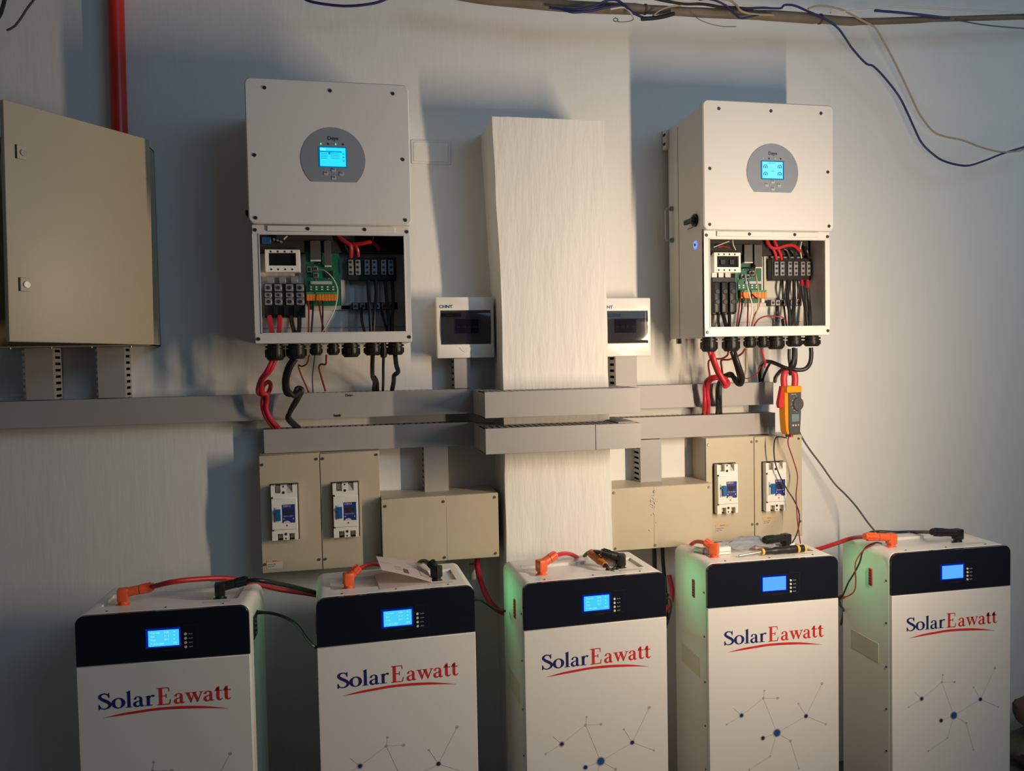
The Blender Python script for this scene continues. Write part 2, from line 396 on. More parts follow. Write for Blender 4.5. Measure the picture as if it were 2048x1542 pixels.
# ------------------------------------------------------------------ breaker boxes and junction boxes
def screw(b, x, z, y, r=.0045):
    b.cyl((x, y, z), (x, y-.003, z), r, r*.8, 10)
MCB = {}
def moulded_breaker(parent, x, z, y):
    """two pole moulded case breaker; x,z centre, y = lid front"""
    w2, h2 = .0355, .078
    W2, H2 = .071, .156
    if not MCB:
        def q(u, v): return (-w2+u*W2, h2-v*H2)
        out = [(0, 0), (.15, 0), (.15, .14), (.37, .14), (.37, 0), (.62, 0), (.62, .14), (.83, .14), (.83, 0), (1, 0), (1, 1), (.87, 1), (.87, .88), (.66, .88), (.66, 1), (.43, 1), (.43, .88), (.21, .88), (.21, 1), (0, 1)]
        MCB['body'] = B().tri([q(*p) for p in out][::-1], -.022, 0).mesh('breaker_body', 'offw')
        MCB['mid'] = B().box(-w2+.001, w2-.001, -.026, -.021, h2-.80*H2, h2-.23*H2, .001).mesh('breaker_face', 'offw')
        MCB['gap'] = B().box(-w2-.003, w2+.003, -.0015, .0, -h2-.003, h2+.003).mesh('cutout_shadow_gap', 'dark')
        b = B()
        for u, v, r in ((.48, .13, .004), (.48, .02, .0025), (.53, .89, .004), (.53, .97, .0025)):
            p = q(u, v); MCB['hole%.2f' % v] = B().cyl((p[0], -.0225, p[1]), (p[0], -.018, p[1]), r).mesh('fixing_hole', 'dark')
        for v in (.22, .81): p = q(0, v); MCB['notch%.2f' % v] = B().box(p[0], p[0]+.006, -.0232, -.021, p[1]-.002, p[1]+.003).mesh('side_notch', 'dark')
        MCB['slit'] = B().box(-w2+.008, -w2+.0095, -.0268, -.0255, q(0, .66)[1], q(0, .39)[1]).mesh('handle_slit', 'dark')
        b = B(); x0, z1 = q(.17, .40); x1, z0 = q(.38, .645); b.box(x0, x1, -.0272, -.0255, z0, z1, .0006); MCB['esc'] = b.mesh('handle_surround', 'offw')
        x0, z1 = q(.19, .42); x1, z0 = q(.365, .63)
        b = B(); b.box(x0, x1, -.034, -.026, z0, z1, .001); b.box(x0-.005, x0+.002, -.033, -.028, z1-.010, z1-.004); MCB['handle'] = b.mesh('toggle_handle', 'blueh')
        x0, z1 = q(.42, .345); x1, z0 = q(.915, .68)
        MCB['label'] = B().box(x0, x1, -.0268, -.0258, z0, z1).mesh('rating_label', 'bluel')
        zz = lambda f: z1-(z1-z0)*f
        b = B(); b.box(x0+.004, x1-.005, -.0272, -.0267, zz(.36)-.006, zz(.36)+.004); b.box(x0+.010, x0+.021, -.0274, -.0268, zz(.48)-.006, zz(.48)+.008); MCB['win'] = b.mesh('label_dark_field', 'dark')
        b = B(); text(b, 'EBS3', x0+.002, zz(.135), .0075, -.0270, wide=.020)
        text(b, '250A DC1000V', x0+.003, zz(.66), .0042, -.0270, wide=.027)
        b.prism([(x0+.012+.012*math.cos(math.pi*k/8)*.8, zz(1)+.006*math.sin(math.pi*k/8)) for k in range(9)], -.0272, -.0267)
        for sx in (x0+.004, x1-.005): b.cyl((sx, -.0265, zz(.78)), (sx, -.0275, zz(.78)), .0018, n=8)
        MCB['print'] = b.mesh('label_print', 'whitec')
        p = q(.6, .725); MCB['dot'] = B().cyl((p[0], -.0275, p[1]), (p[0], -.025, p[1]), .0022).mesh('trip_button', 'redp')
        b = B()
        for (u0, u1, v0, v1) in ((.15, .37, .01, .14), (.62, .83, .01, .14), (.21, .43, .88, .99), (.66, .87, .88, .99)):
            a = q(u0, v1); c = q(u1, v0); MCB['lug%.2f%.2f' % (u0, v0)] = B().box(a[0]+.002, c[0]-.001, -.006, -.0014, a[1]+.001, c[1]-.001).mesh('terminal_recess', 'box')
    r = place('moulded_breaker', MCB['body'], parent, (x, y-.0015, z))
    for k in [k for k in MCB if k != 'body']:
        place(MCB[k].name.split('.')[0], MCB[k], r)
    return r
def breaker_box(x0, x1, z0, z1, label, brk, sticker, scr):
    d = .105; cx = (x0+x1)/2
    t = thing('breaker_box', label, 'breaker box', (cx, 0, z0))
    h = z1-z0; w_ = (x1-x0)/2
    B().box(-w_, w_, -d+.004, 0, 0, h, .001).obj('box_body', 'box', t)
    B().box(-w_+.0008, w_-.0008, -d, -d+.0035, .0008, h-.0008, .0008).obj('box_lid', 'box', t)
    for sx, sz in scr:
        b = B(); screw(b, sx*w_, sz, -d); b.obj('screw', 'metal', t)
    if sticker:
        sx, sz, sw = sticker
        B().box(sx, sx+sw, -d-.0006, -d+.0002, sz, sz+.026).obj('maker_sticker', 'sticker' if x0 < 0 else 'box', t)
        b = B(); b.box(sx, sx+sw, -d-.001, -d-.0004, sz+.020, sz+.0245); b.obj('sticker_stripe', 'orst', t)
        b = B(); text(b, 'SMC', sx+sw*.36, sz+.0205, .005, -d-.0012, wide=sw*.3); text(b, 'enclosure IP54', sx+.003, sz+.012, .004, -d-.0009, wide=sw*.5); text(b, 'type 250', sx+.003, sz+.006, .004, -d-.0009, wide=sw*.4)
        b.obj('sticker_print', 'redd' if x0 < 0 else 'greyc', t)
    moulded_breaker(t, brk[0]-cx, brk[1]-z0, -d)
    return t
c = [(-0.2042,-0.13,1.0094),(-0.0341,-0.13,1.0065)]
breaker_box(-.2722, -.1048, .834, 1.172, 'beige breaker box, leftmost of the four, above the leftmost battery', (c[0][0], c[0][2]), (-.07, .012, .042), ((-.90, .312), (.90, .322), (-.90, .026), (.90, .03)))
breaker_box(-.1043, .0655, .834, 1.171, 'beige breaker box between the leftmost one and the left junction box', (c[1][0], c[1][2]), None, ((-.90, .322), (.90, .327), (-.90, .03), (.9, .03)))
c = [(1.1531,-0.13,1.0059),(1.3219,-0.13,1.004)]
breaker_box(1.091, 1.2582, .832, 1.168, 'beige breaker box touching the right junction box', (c[0][0], c[0][2]), (-.054, .031, .050), ((-.90, .314), (.90, .318), (.90, .05)))
rb = breaker_box(1.2588, 1.4295, .832, 1.166, 'beige breaker box at the right end, crossed by test leads', (c[1][0], c[1][2]), (-.058, .045, .046), ((-.90, .319), (.85, .322), (-.90, .05), (.9, .05)))
def junction_box(x0, x1, z0, z1, label, d, holes, dent):
    cx = (x0+x1)/2; w_ = (x1-x0)/2; h = z1-z0
    t = thing('junction_box', label, 'junction box', (cx, 0, z0), 0)
    B().box(-w_, w_, -d+.004, 0, 0, h, .0015).obj('box_body', 'box', t)
    for a, b_ in ((-w_+.0005, dent), (dent, w_-.0005)):
        B().box(a, b_, -d, -d+.0035, .0005, h-.0005, .0009).obj('box_lid', 'box', t)
    for sx, sz in holes:
        b = B(); screw(b, sx, sz, -d); b.obj('screw', 'metal', t)
    return t
junction_box(.0665, .4085, .846, 1.037, 'wide beige junction box left of the pillar', .15, ((-.160, .170), (.008, .1745), (.160, .179), (.008, .010), (.160, .012)), .015)
jb = junction_box(.7575, 1.0905, .838, 1.031, 'wide beige junction box right of the pillar with flaking paint', .15, ((-.157, .180), (-.026, .177), (.155, .181), (-.155, .008), (-.026, .010)), -.028)
b = B()
for k in range(26):
    x = -.03+random.gauss(0, .007); z = .172-abs(random.gauss(0, .045)); r = random.uniform(.0012, .0035)
    b.cyl((x, -.1505, z), (x+.001, -.1512, z+.001), r, r*.6, 6)
b.obj('flaked_paint', 'whitec', jb)

# ------------------------------------------------------------------ inverters
IW, IH, ID, ZC = .21, .6852, .288, .3118
GL = {}
def gland_mesh(r, h):
    k = (r, h)
    if k not in GL:
        b = B()
        b.lathe([(r*.80, 0), (r*.80, -.004), (r*1.02, -.0045), (r*1.02, -.0105), (r*.82, -.011), (r*.82, -.013), (r, -.0135), (r, -h*.62), (r*.93, -h*.86), (r*.72, -h), (r*.4, -h)], n=12)
        for i in range(12):
            a = i*math.pi/6+.2; b.box(-.0012, .0012, r-.001, r+.0012, -h*.8, -.015, mtx=Matrix.Rotation(a, 4, 'Z'))
        GL[k] = b.mesh('cable_gland', 'black')
    return GL[k]
def inverter(side, xc, zb, label):
    L = side == 'L'
    t = thing('inverter', label, 'inverter', (xc, 0, zb), 0, 'white wall inverters')
    # case behind the cover and the open wiring box below
    B().box(-.204, .204, -.262, -.022, ZC, IH-.012, .003).obj('case', 'white', t)
    for sx in (-1, 1): B().box(min(sx*.2035, sx*.2052), max(sx*.2035, sx*.2052), -.2625, -.022, .0005, IH-.0125).obj('side_panel', 'white', t)
    b = B(); yf = -.274; yk = -.145
    b.box(-.204, .204, yk-.004, -.022, 0, ZC)                                # rear block behind the wiring box
    b.box(-.204, -.200, yf+.004, yk, .002, ZC); b.box(.200, .204, yf+.004, yk, .002, ZC)
    b.box(-.203, .203, yf+.004, yk, .0005, .004)
    b.box(-.204, -.187, yf, yf+.010, .0265, .2875); b.box(.189, .204, yf, yf+.010, .0265, .2875)
    b.box(-.204, .204, yf, yf+.010, 0, .0275, .0012); b.box(-.204, .204, yf, yf+.010, .2865, ZC, .0012)
    b.obj('wiring_box', 'white', t)
    b = B(); b.box(-.188, -.186, yf-.002, yf+.004, .0275, .2865); b.box(.1880, .1900, yf-.002, yf+.004, .0275, .2865)
    b.box(-.188, .19, yf-.002, yf+.004, .0265, .0285); b.box(-.188, .19, yf-.002, yf+.004, .2855, .2875)
    b.obj('seal_lip', 'white', t)
    B().box(-.165, .165, -.279, -.2735, .2935, .3085, .001).obj('hinge_strip', 'white', t)
    B().prism(rrect(-IW, IW, ZC, IH, .016), -.288, -.2625, .003).obj('front_cover', 'white', t)
    sc = [(-.160, .660), (.005, .660), (.168, .660), (-.190, .487), (.190, .487), (-.192, .326), (.193, .326)]
    sm = B(); screw(sm, 0, 0, 0, .0052); sm = sm.mesh('screw', 'screw')
    for x, z in sc: place('screw', sm, t, (x, -.2875, z))
    for x, z in ((-.196, .297), (.197, .297), (-.196, .013), (.197, .013)): place('screw', sm, t, (x, -.2735, z))
    for x in (-.062, .085): place('screw', sm, t, (x, -.2785, .301))
    # display panel : circle with a flat foot
    pc, pr = (.0085, .4815), .083
    pts = [(pc[0]+pr*math.cos(a), pc[1]+pr*math.sin(a)) for a in [math.radians(-45+270*k/40) for k in range(41)]]
    dp = B().prism(pts[::-1], -.2895, -.2875).obj('display_panel', 'panel', t)
    sx0, sx1, sz0, sz1 = -.0255, .0405, .463, .5115
    B().box(sx0-.004, sx1+.004, -.2903, -.2894, sz0-.003, sz1+.003).obj('screen_glow_rim', 'rim2', dp)
    B().box(sx0, sx1, -.2908, -.2902, sz0, sz1).obj('screen', 'scr_i' if L else 'scr_p', dp)
    if L:
        b = B(); b.box(sx0, sx1-.010, -.2911, -.2907, sz1-.012, sz1-.009); b.box(sx0+.022, sx0+.027, -.2911, -.2907, sz1-.018, sz1-.010)
        for k in range(4):
            b.box(sx0+.002, sx0+.019, -.2911, -.2907, sz1-.0165-.004*k, sz1-.0155-.004*k); b.box(sx0+.028, sx0+.050, -.2911, -.2907, sz1-.0165-.004*k, sz1-.0155-.004*k)
        for k in range(3): b.box(sx1-.008, sx1-.003, -.2911, -.2907, sz1-.017-.009*k, sz1-.0145-.009*k)
        b.obj('screen_menu', 'scr_d', dp)
        B().box(sx0+.001, sx0+.015, -.2912, -.2908, sz1-.008, sz1-.002).obj('screen_title', 'scr_p', dp)
    else:
        b = B()
        for gx, gz in ((.010, .033), (.056, .033), (.010, .012), (.056, .012)):
            for r in (.0072,):
                b.tri([(sx0+gx+r*math.cos(a), sz0+gz+r*math.sin(a)) for a in [math.radians(-30+240*k/14) for k in range(15)]]+[(sx0+gx+(r-.0022)*math.cos(a), sz0+gz+(r-.0022)*math.sin(a)) for a in [math.radians(210-240*k/14) for k in range(15)]], -.2912, -.2907)
            b.box(sx0+gx-.0015, sx0+gx+.002, -.2912, -.2907, sz0+gz-.003, sz0+gz+.0018)
        b.box(sx0+.028, sx0+.038, -.2912, -.2907, sz0+.021, sz0+.0222)
        text(b, '2025-03-13', sx0+.019, sz1-.006, .005, -.291, wide=.022)
        b.obj('screen_gauges', 'scr_d', dp)
    for k in range(4):
        B().cyl((-.0225+.019*k, -.2894, .521), (-.0225+.019*k, -.2908, .521), .0024, n=10).obj('indicator_led', ('led_g' if k in (0, 2) else 'screw') if L else ('button' if k in (0, 2) else 'screw'), dp)
    for x, z in ((.0085, .4535), (-.0115, .444), (.0285, .444), (.0085, .433)):
        bt = B().prism(rrect(x-.006, x+.006, z-.0055, z+.0055, .003), -.2912, -.2893, .0006).obj('button', 'button', dp)
        B().box(x-.0045, x+.0035, -.2916, -.2911, z+.001, z+.0035).obj('button_symbol', 'greyc', bt)
    b = B(); text(b, 'Deye', -.0055, .532, .0135, -.2897, wide=.028, bold=1.3); b.obj('brand_lettering', 'navy', dp)
    # left side : isolator knob, handle, button, wall hooks
    kp = [(-0.2207,1.8356)]
    kx, ky, kz = -.204, kp[0][0], kp[0][1]-1.4865
    kb = B().cyl((kx, ky, kz), (kx-.008, ky, kz), .020, .018, 18); kb.cyl((kx-.008, ky, kz), (kx-.013, ky, kz), .014, .012, 14)
    ko = kb.obj('isolator_knob', 'black', t); B().box(kx-.020, kx-.008, ky-.014, ky+.046, kz-.0075, kz+.0065, .002).obj('knob_grip', 'black', ko)
    hp = [(-.204, -.052, .415), (-.226, -.052, .415), (-.229, -.052, .411), (-.229, -.052, .320), (-.226, -.052, .315), (-.204, -.052, .315)]
    B().tube(hp, .0035, smooth=False).obj('carry_handle', 'button', t)
    for z in (.415, .315): B().cyl((-.203, -.052, z), (-.214, -.052, z), .0075).obj('handle_foot', 'metal', t)
    hb = B().box(-.216, -.203, -.030, -.002, .612, .675, .001).obj('wall_bracket', 'white', t); B().box(.203, .216, -.030, -.002, .612, .675, .001).obj('wall_bracket', 'white', t)
    for z in (.628, .657): B().box(-.2175, -.2155, -.026, -.010, z-.004, z+.004).obj('bracket_slot', 'dark', hb)
    bp = [(-0.2205,1.7626)]
    pb = B().cyl((-.2035, bp[0][0], bp[0][1]-1.4865), (-.2075, bp[0][0], bp[0][1]-1.4865), .0125, n=18).obj('power_button', 'led_b', t, label='glowing blue round power button')
    B().cyl((-.2074, bp[0][0], bp[0][1]-1.4865), (-.2085, bp[0][0], bp[0][1]-1.4865), .0045).obj('button_icon', 'navy', pb)
    B().box(-.2058, -.2050, -.205, -.165, .330, .333).obj('side_print', 'greyc', t)
    B().box(-.2058, -.2048, -.098, -.0962, .004, .66).obj('case_seam', 'screw', t)
    # ---------------- wiring compartment
    yk = -.10; before = set(t.children)
    if L:
        br = [(-0.1817,-0.15,0.2579),(-0.0897,-0.15,0.1968),(-0.1723,-0.15,0.2488),(-0.1003,-0.15,0.214)]
        bt_ = [(-0.1852,-0.15,0.164),(-0.1668,-0.15,0.1074),(-0.1595,-0.15,0.164),(-0.14,-0.15,0.1072),(-0.1299,-0.15,0.164),(-0.11,-0.15,0.107),(-0.1025,-0.15,0.1639),(-0.0819,-0.15,0.1069),(-0.1885,-0.15,0.174),(-0.0809,-0.15,0.0739)]
        pc_ = [(-0.0762,-0.14,0.2614),(0.0156,-0.14,0.1057),(-0.076,-0.14,0.1369),(0.0059,-0.14,0.1186),(-0.065,-0.14,0.1738),(-0.0067,-0.14,0.1648),(-0.0709,-0.14,0.1432),(-0.0049,-0.14,0.1366)]
        rj = [(-0.0726,-0.14,0.2132),(-0.0601,-0.14,0.198),(-0.0565,-0.14,0.2138),(-0.0431,-0.14,0.2018),(-0.0557,-0.14,0.196),(-0.0424,-0.14,0.1827)]
        rb_ = [(-0.0623,-0.15,0.2956),(-0.0345,-0.15,0.23),(-0.0252,-0.15,0.296),(-0.0063,-0.15,0.2148)]
        ac = [(0.0357,-0.15,0.2393),(0.1715,-0.15,0.1754)]
        acp = [(0.0392,-0.15,0.2316),(0.0532,-0.15,0.1895),(0.0581,-0.15,0.2317),(0.0727,-0.15,0.1895),(0.0834,-0.15,0.2319),(0.0981,-0.15,0.1895),(0.1032,-0.15,0.232),(0.118,-0.15,0.1896),(0.1287,-0.15,0.2321),(0.1435,-0.15,0.1896),(0.1487,-0.15,0.2322),(0.1636,-0.15,0.1897)]
        pl = [(0.0173,-0.125,0.1791),(0.0418,-0.125,0.0962),(-0.0614,-0.125,0.1077),(0.0418,-0.125,0.0949)]
        gb = [(0.0449,-0.13,0.1135),(0.0878,-0.13,0.0942),(0.096,-0.13,0.1124),(0.1731,-0.13,0.0929)]
    else:
        br = [(-0.1342,-0.15,0.2584),(-0.0455,-0.15,0.1973),(-0.1245,-0.15,0.2475),(-0.0529,-0.15,0.2133)]
        bt_ = [(-0.1361,-0.15,0.169),(-0.1153,-0.15,0.0751),(-0.1113,-0.15,0.169),(-0.0892,-0.15,0.0749),(-0.0852,-0.15,0.169),(-0.0612,-0.15,0.0747),(-0.0852,-0.15,0.169),(-0.0612,-0.15,0.0747),(-0.1364,-0.15,0.191),(-0.0603,-0.15,0.0705)]
        pc_ = [(-0.0526,-0.14,0.2673),(0.0359,-0.14,0.1068),(-0.0423,-0.14,0.1387),(0.0461,-0.14,0.1188),(-0.0217,-0.14,0.1728),(0.0348,-0.14,0.1644),(-0.0446,-0.14,0.1532),(0.0346,-0.14,0.1391)]
        rj = [(-0.0291,-0.14,0.1923),(-0.011,-0.14,0.1783),(-0.0107,-0.14,0.2035),(0.0059,-0.14,0.1895),(-0.0382,-0.14,0.1923),(-0.0201,-0.14,0.1783)]
        rb_ = [(-0.0319,-0.15,0.2965),(-0.0038,-0.15,0.2296),(0.0014,-0.15,0.2969),(0.0281,-0.15,0.2142)]
        ac = [(0.062,-0.15,0.2431),(0.1973,-0.15,0.1746)]
        acp = [(0.069,-0.15,0.2319),(0.0822,-0.15,0.188),(0.0887,-0.15,0.232),(0.1032,-0.15,0.1881),(0.1153,-0.15,0.2322),(0.1287,-0.15,0.1881),(0.1352,-0.15,0.2323),(0.1492,-0.15,0.1881),(0.1595,-0.15,0.2324),(0.1739,-0.15,0.1882),(0.1798,-0.15,0.2325),(0.1936,-0.15,0.1882)]
        pl = [(0.0533,-0.125,0.2673),(0.1051,-0.125,0.1217),(-0.0219,-0.125,0.1062),(0.0613,-0.125,0.095)]
        gb = [(0.0601,-0.13,0.1145),(0.1082,-0.13,0.0958),(0.1089,-0.13,0.1142),(0.171,-0.13,0.0954)]
    def rc(p, q): return min(p[0], q[0]), max(p[0], q[0]), min(p[2], q[2]), max(p[2], q[2])
    B().box(-.199, .199, yk-.0046, yk-.0042, .02, .30).obj('back_plate', 'white', t)
    b = B(); b.box(-.199, .199, -.135, yk-.005, .252, .310); b.box(-.150, -.02, -.15, -.11, .285, .31); b.obj('dark_upper_bay', 'dark', t)
    x0, x1, z0, z1 = rc(br[0], br[1])
    fr = cut(B().box(x0, x1, -.150, -.112, z0, z1, .0015).mesh('dc_breaker', 'offw'), [(min(br[2][0], br[3][0]), max(br[2][0], br[3][0]), -.2, -.140, min(br[2][2], br[3][2]), max(br[2][2], br[3][2]))])
    fo = place('dc_breaker', fr, t)
    a = rc(br[2], br[3]); B().box(a[0], a[1], -.1405, -.139, a[2], a[3]).obj('breaker_window', 'glass', fo)
    if not L:
        for k in (0, 1):
            xx = a[0]+(a[1]-a[0])*(.3+.42*k); B().box(xx-.008, xx+.008, -.146, -.140, a[2]+.008, a[3]-.010, .001).obj('breaker_toggle', 'black', fo)
    b = B()
    for k in range(4):
        xx = x0+(x1-x0)*(.17+.20*k); b.cyl((xx, -.1505, z1-.006), (xx, -.149, z1-.006), .0028, n=8); b.cyl((xx, -.1505, z0+.007), (xx, -.149, z0+.007), .0028, n=8)
    b.obj('screw_hole', 'dark', fo)
    # battery terminals
    x0, x1, z0, z1 = rc(bt_[8], bt_[9])
    b = B(); b.box(x0, x1, -.142, -.105, z0, z1-.008, .001)
    if not L:
        for k in range(3):
            a = rc(bt_[2*k], bt_[2*k+1]); b.box(a[0], a[1], -.152, -.14, a[2], a[3], .004, seg=2)
            for zz in (.35, .68): b.cyl(((a[0]+a[1])/2, -.150, a[2]+(a[3]-a[2])*zz), ((a[0]+a[1])/2, -.1545, a[2]+(a[3]-a[2])*zz), .0085, .007, 12)
    tb = b.obj('battery_terminal_block', 'black', t)
    if L:
        for k in range(4):
            a = rc(bt_[2*k], bt_[2*k+1]); h = a[3]-a[2]
            for f0, f1, rr in ((.0, .33, .0055), (.36, .60, .004), (.66, 1.0, .0055)):
                b = B(); b.box(a[0], a[1], -.147, -.141, a[2]+h*f0, a[2]+h*f1, .0012)
                b.obj('terminal_pad', 'silver', tb)
                b = B(); b.cyl(((a[0]+a[1])/2, -.1465, a[2]+h*(f0+f1)/2), ((a[0]+a[1])/2, -.150, a[2]+h*(f0+f1)/2), rr, rr*.85, 10); b.obj('terminal_screw', 'screw', tb)
        for k in range(3):
            xx = x0+(x1-x0)*(k+1)/4; B().box(xx-.001, xx+.001, -.152, -.14, z0, z0+.03).obj('divider', 'black', tb)
    for k in range(3):
        xx = x0+(x1-x0)*(.18+.29*k); B().box(xx-.010, xx+.008, -.13, -.108, z1-.008, z1+.013, .001).obj('bus_bar', 'silver', t)
    # circuit board
    x0, x1, z0, z1 = rc(pc_[0], pc_[1])
    pb_ = B().box(x0, x1, -.126, -.122, z0, z1).obj('circuit_board', 'pcb', t)
    a = rc(pc_[2], pc_[3])
    n = 10
    for k in range(n):
        xa = a[0]+(a[1]-a[0])*k/n; xb = a[0]+(a[1]-a[0])*(k+1)/n
        B().box(xa+.0003, xb-.0003, -.141, -.126, a[2], a[3], .0006).obj('orange_terminal', 'ort', pb_)
    B().box(a[0], a[1], -.138, -.126, a[3], a[3]+.006).obj('terminal_lever_row', 'grt', pb_)
    a = rc(pc_[4], pc_[5]); B().box(a[0], a[1], -.132, -.126, a[2], a[3], .0005).obj('pin_header', 'button', pb_)
    for k in range(5):
        for j in (0, 1):
            xx = x0+(x1-x0)*(.10+.165*k); zz = rc(pc_[2], pc_[3])[3]+.012+.007*j
            B().box(xx, xx+.0055, -.1285, -.126, zz, zz+.004).obj('chip_resistor', 'whitec', pb_)
    for k in range(3):
        a = rc(rj[2*k], rj[2*k+1]); sk = B().box(a[0], a[1], -.139, -.126, a[2], a[3], .0006).obj('data_socket', 'silver', pb_)
        B().box(a[0]+.002, a[1]-.002, -.1396, -.1385, a[2]+.002, a[3]-.003).obj('socket_opening', 'dark', sk)
    b = B()
    for k in range(14):
        xx = random.uniform(x0+.003, x1-.006); zz = random.uniform(z0+(z1-z0)*.45, z1-.006); b.box(xx, xx+random.uniform(.002, .005), -.1285, -.126, zz, zz+.0025)
    b.obj('surface_component', 'silver', pb_)
    a = ((x0+x1)/2+.005, z0+(z1-z0)*.5); B().box(a[0], a[0]+.022, -.131, -.126, a[1], a[1]+.018).obj('processor_chip', 'black', pb_)
    for k in range(2):
        a = rc(rb_[2*k], rb_[2*k+1])
        rbn = B().box(a[0], a[1], -.146, -.143, a[2], min(a[3], .283), .0008).obj('ribbon_cable', 'ribbon', t)
        B().box(a[0], a[1], -.147, -.130, a[2]-.003, a[2]+.0005, .0004).obj('ribbon_plug', 'whitec', rbn)
    # mounting plate and earth bar
    b = B(); a = rc(pl[0], pl[1]); b.box(a[0], a[1], -.112, -.108, a[2], a[3]); a = rc(pl[2], pl[3]); b.box(a[0], a[1], -.112, -.108, a[2], a[3], .0006)
    b.obj('mounting_plate', 'plate', t)
    a = rc(gb[0], gb[1]); c_ = rc(gb[2], gb[3])
    eb = B().box(a[0], c_[1], -.130, -.108, a[2], a[3], .0006).obj('earth_bar', 'black', t)
    for k in range(6):
        xx = a[0]+.004+(c_[1]-a[0]-.008)*k/6
        B().box(xx, xx+.014, -.133, -.129, a[2]+.001, a[3]-.001, .0005).obj('earth_clamp', 'silver', eb)
        B().cyl((xx+.007, -.1325, (a[2]+a[3])/2), (xx+.007, -.135, (a[2]+a[3])/2), .0042, n=10).obj('earth_screw', 'screw', eb)
    # mains terminals
    x0, x1, z0, z1 = rc(ac[0], ac[1])
    at = B().box(x0, x1, -.140, -.105, z0, z1, .0015).obj('mains_terminal_block', 'black', t)
    for k in range(6):
        a = rc(acp[2*k], acp[2*k+1])
        B().box(a[0], a[1], -.147, -.139, a[2], a[3], .0012).obj('mains_terminal', 'silver', at)
        for f in (.17, .5, .83):
            B().cyl(((a[0]+a[1])/2, -.1465, a[2]+(a[3]-a[2])*f), ((a[0]+a[1])/2, -.1495, a[2]+(a[3]-a[2])*f), .0040, .0034, 10).obj('terminal_screw', 'screw', at)
    # inside wires
    WI = []
    if L:
        WI += [([(0.0145,-0.14,0.2967),(0.0293,-0.15,0.2826),(0.0465,-0.155,0.2693),(0.0486,-0.15,0.2534),(0.047,-0.14,0.2394)], .0055, 'redc'),
               ([(0.0466,-0.15,0.2733),(0.0743,-0.16,0.2739),(0.0995,-0.165,0.2778),(0.1172,-0.16,0.2705),(0.1243,-0.15,0.2596)], .0055, 'redc'),
               ([(0.0592,-0.15,0.2714),(0.0659,-0.15,0.2587),(0.0673,-0.14,0.2408)], .0045, 'redc'),
               ([(-0.1743,-0.145,0.0762),(-0.1722,-0.16,0.0553),(-0.1654,-0.18,0.029)], .0068, 'redc'),
               ([(-0.148,-0.145,0.076),(-0.1472,-0.16,0.0551),(-0.1477,-0.18,0.0287)], .0068, 'redc'),
               ([(-0.1181,-0.145,0.0757),(-0.114,-0.16,0.0522),(-0.1071,-0.18,0.0282)], .0060, 'blackc'),
               ([(-0.096,-0.145,0.0755),(-0.0956,-0.16,0.052),(-0.0969,-0.18,0.0281)], .0060, 'blackc'),
               ([(-0.0715,-0.142,0.1176),(-0.0697,-0.16,0.0846),(-0.0712,-0.18,0.0277)], .0024, 'redd'),
               ([(-0.0583,-0.142,0.1175),(-0.0591,-0.16,0.0845),(-0.0638,-0.18,0.0276)], .0026, 'blackc'),
               ([(-0.0434,-0.142,0.1182),(-0.0391,-0.16,0.0844),(-0.0337,-0.17,0.0509),(-0.029,-0.18,0.0272)], .0024, 'redd'),
               ([(-0.0324,-0.142,0.1181),(-0.0327,-0.158,0.0844),(-0.0353,-0.178,0.0273)], .0022, 'blackc'),
               ([(-0.0416,-0.145,0.2051),(-0.0247,-0.17,0.1986),(-0.0052,-0.18,0.1799),(0.0077,-0.18,0.1535),(0.0077,-0.18,0.1257),(-0.0001,-0.18,0.093),(-0.0158,-0.18,0.0603),(-0.0364,-0.18,0.0273)], .0017, 'whitec'),
               ([(0.0923,-0.14,0.1751),(0.0924,-0.15,0.1355),(0.0944,-0.17,0.0827),(0.0958,-0.18,0.0256)], .0048, 'blackc'),
               ([(0.1127,-0.14,0.1751),(0.1127,-0.15,0.1354),(0.1071,-0.17,0.0826),(0.1028,-0.18,0.0255)], .0048, 'blackc'),
               ([(0.1397,-0.14,0.1751),(0.1419,-0.15,0.1224),(0.1448,-0.17,0.0669),(0.1433,-0.18,0.0249)], .0050, 'blackc'),
               ([(0.1591,-0.14,0.1751),(0.1599,-0.15,0.1223),(0.155,-0.17,0.0668),(0.1534,-0.18,0.0248)], .0050, 'blackc'),
               ([(0.0724,-0.14,0.0976),(0.0715,-0.16,0.0681),(0.079,-0.18,0.0258)], .0040, 'blackc'),
               ([(0.1261,-0.14,0.0946),(0.1311,-0.16,0.0676),(0.1407,-0.18,0.025)], .0040, 'blackc'),
               ([(-0.1312,-0.15,0.2847),(-0.1237,-0.15,0.2923),(-0.1146,-0.14,0.2965)], .0022, 'whitec'),
               ([(0.1102,-0.16,0.2939),(0.1073,-0.16,0.2806)], .0012, 'whitec')]
        B().box(*[v for v in (lambda p: (p[0][0], p[1][0], -.15, -.136, p[1][2], p[0][2]))([(-0.1879,-0.15,0.2911),(-0.1643,-0.15,0.2731)])], .002).obj('blue_capacitor', 'bluecap', t)
        b = B()
        for p in [(-0.1567,-0.15,0.2857),(-0.1471,-0.15,0.2833),(-0.1286,-0.15,0.291),(-0.1387,-0.15,0.2796)]: b.cyl((p[0], -.146, p[2]), (p[0], -.136, p[2]), .0035, n=8)
        b.obj('small_part', 'silver', t)
    else:
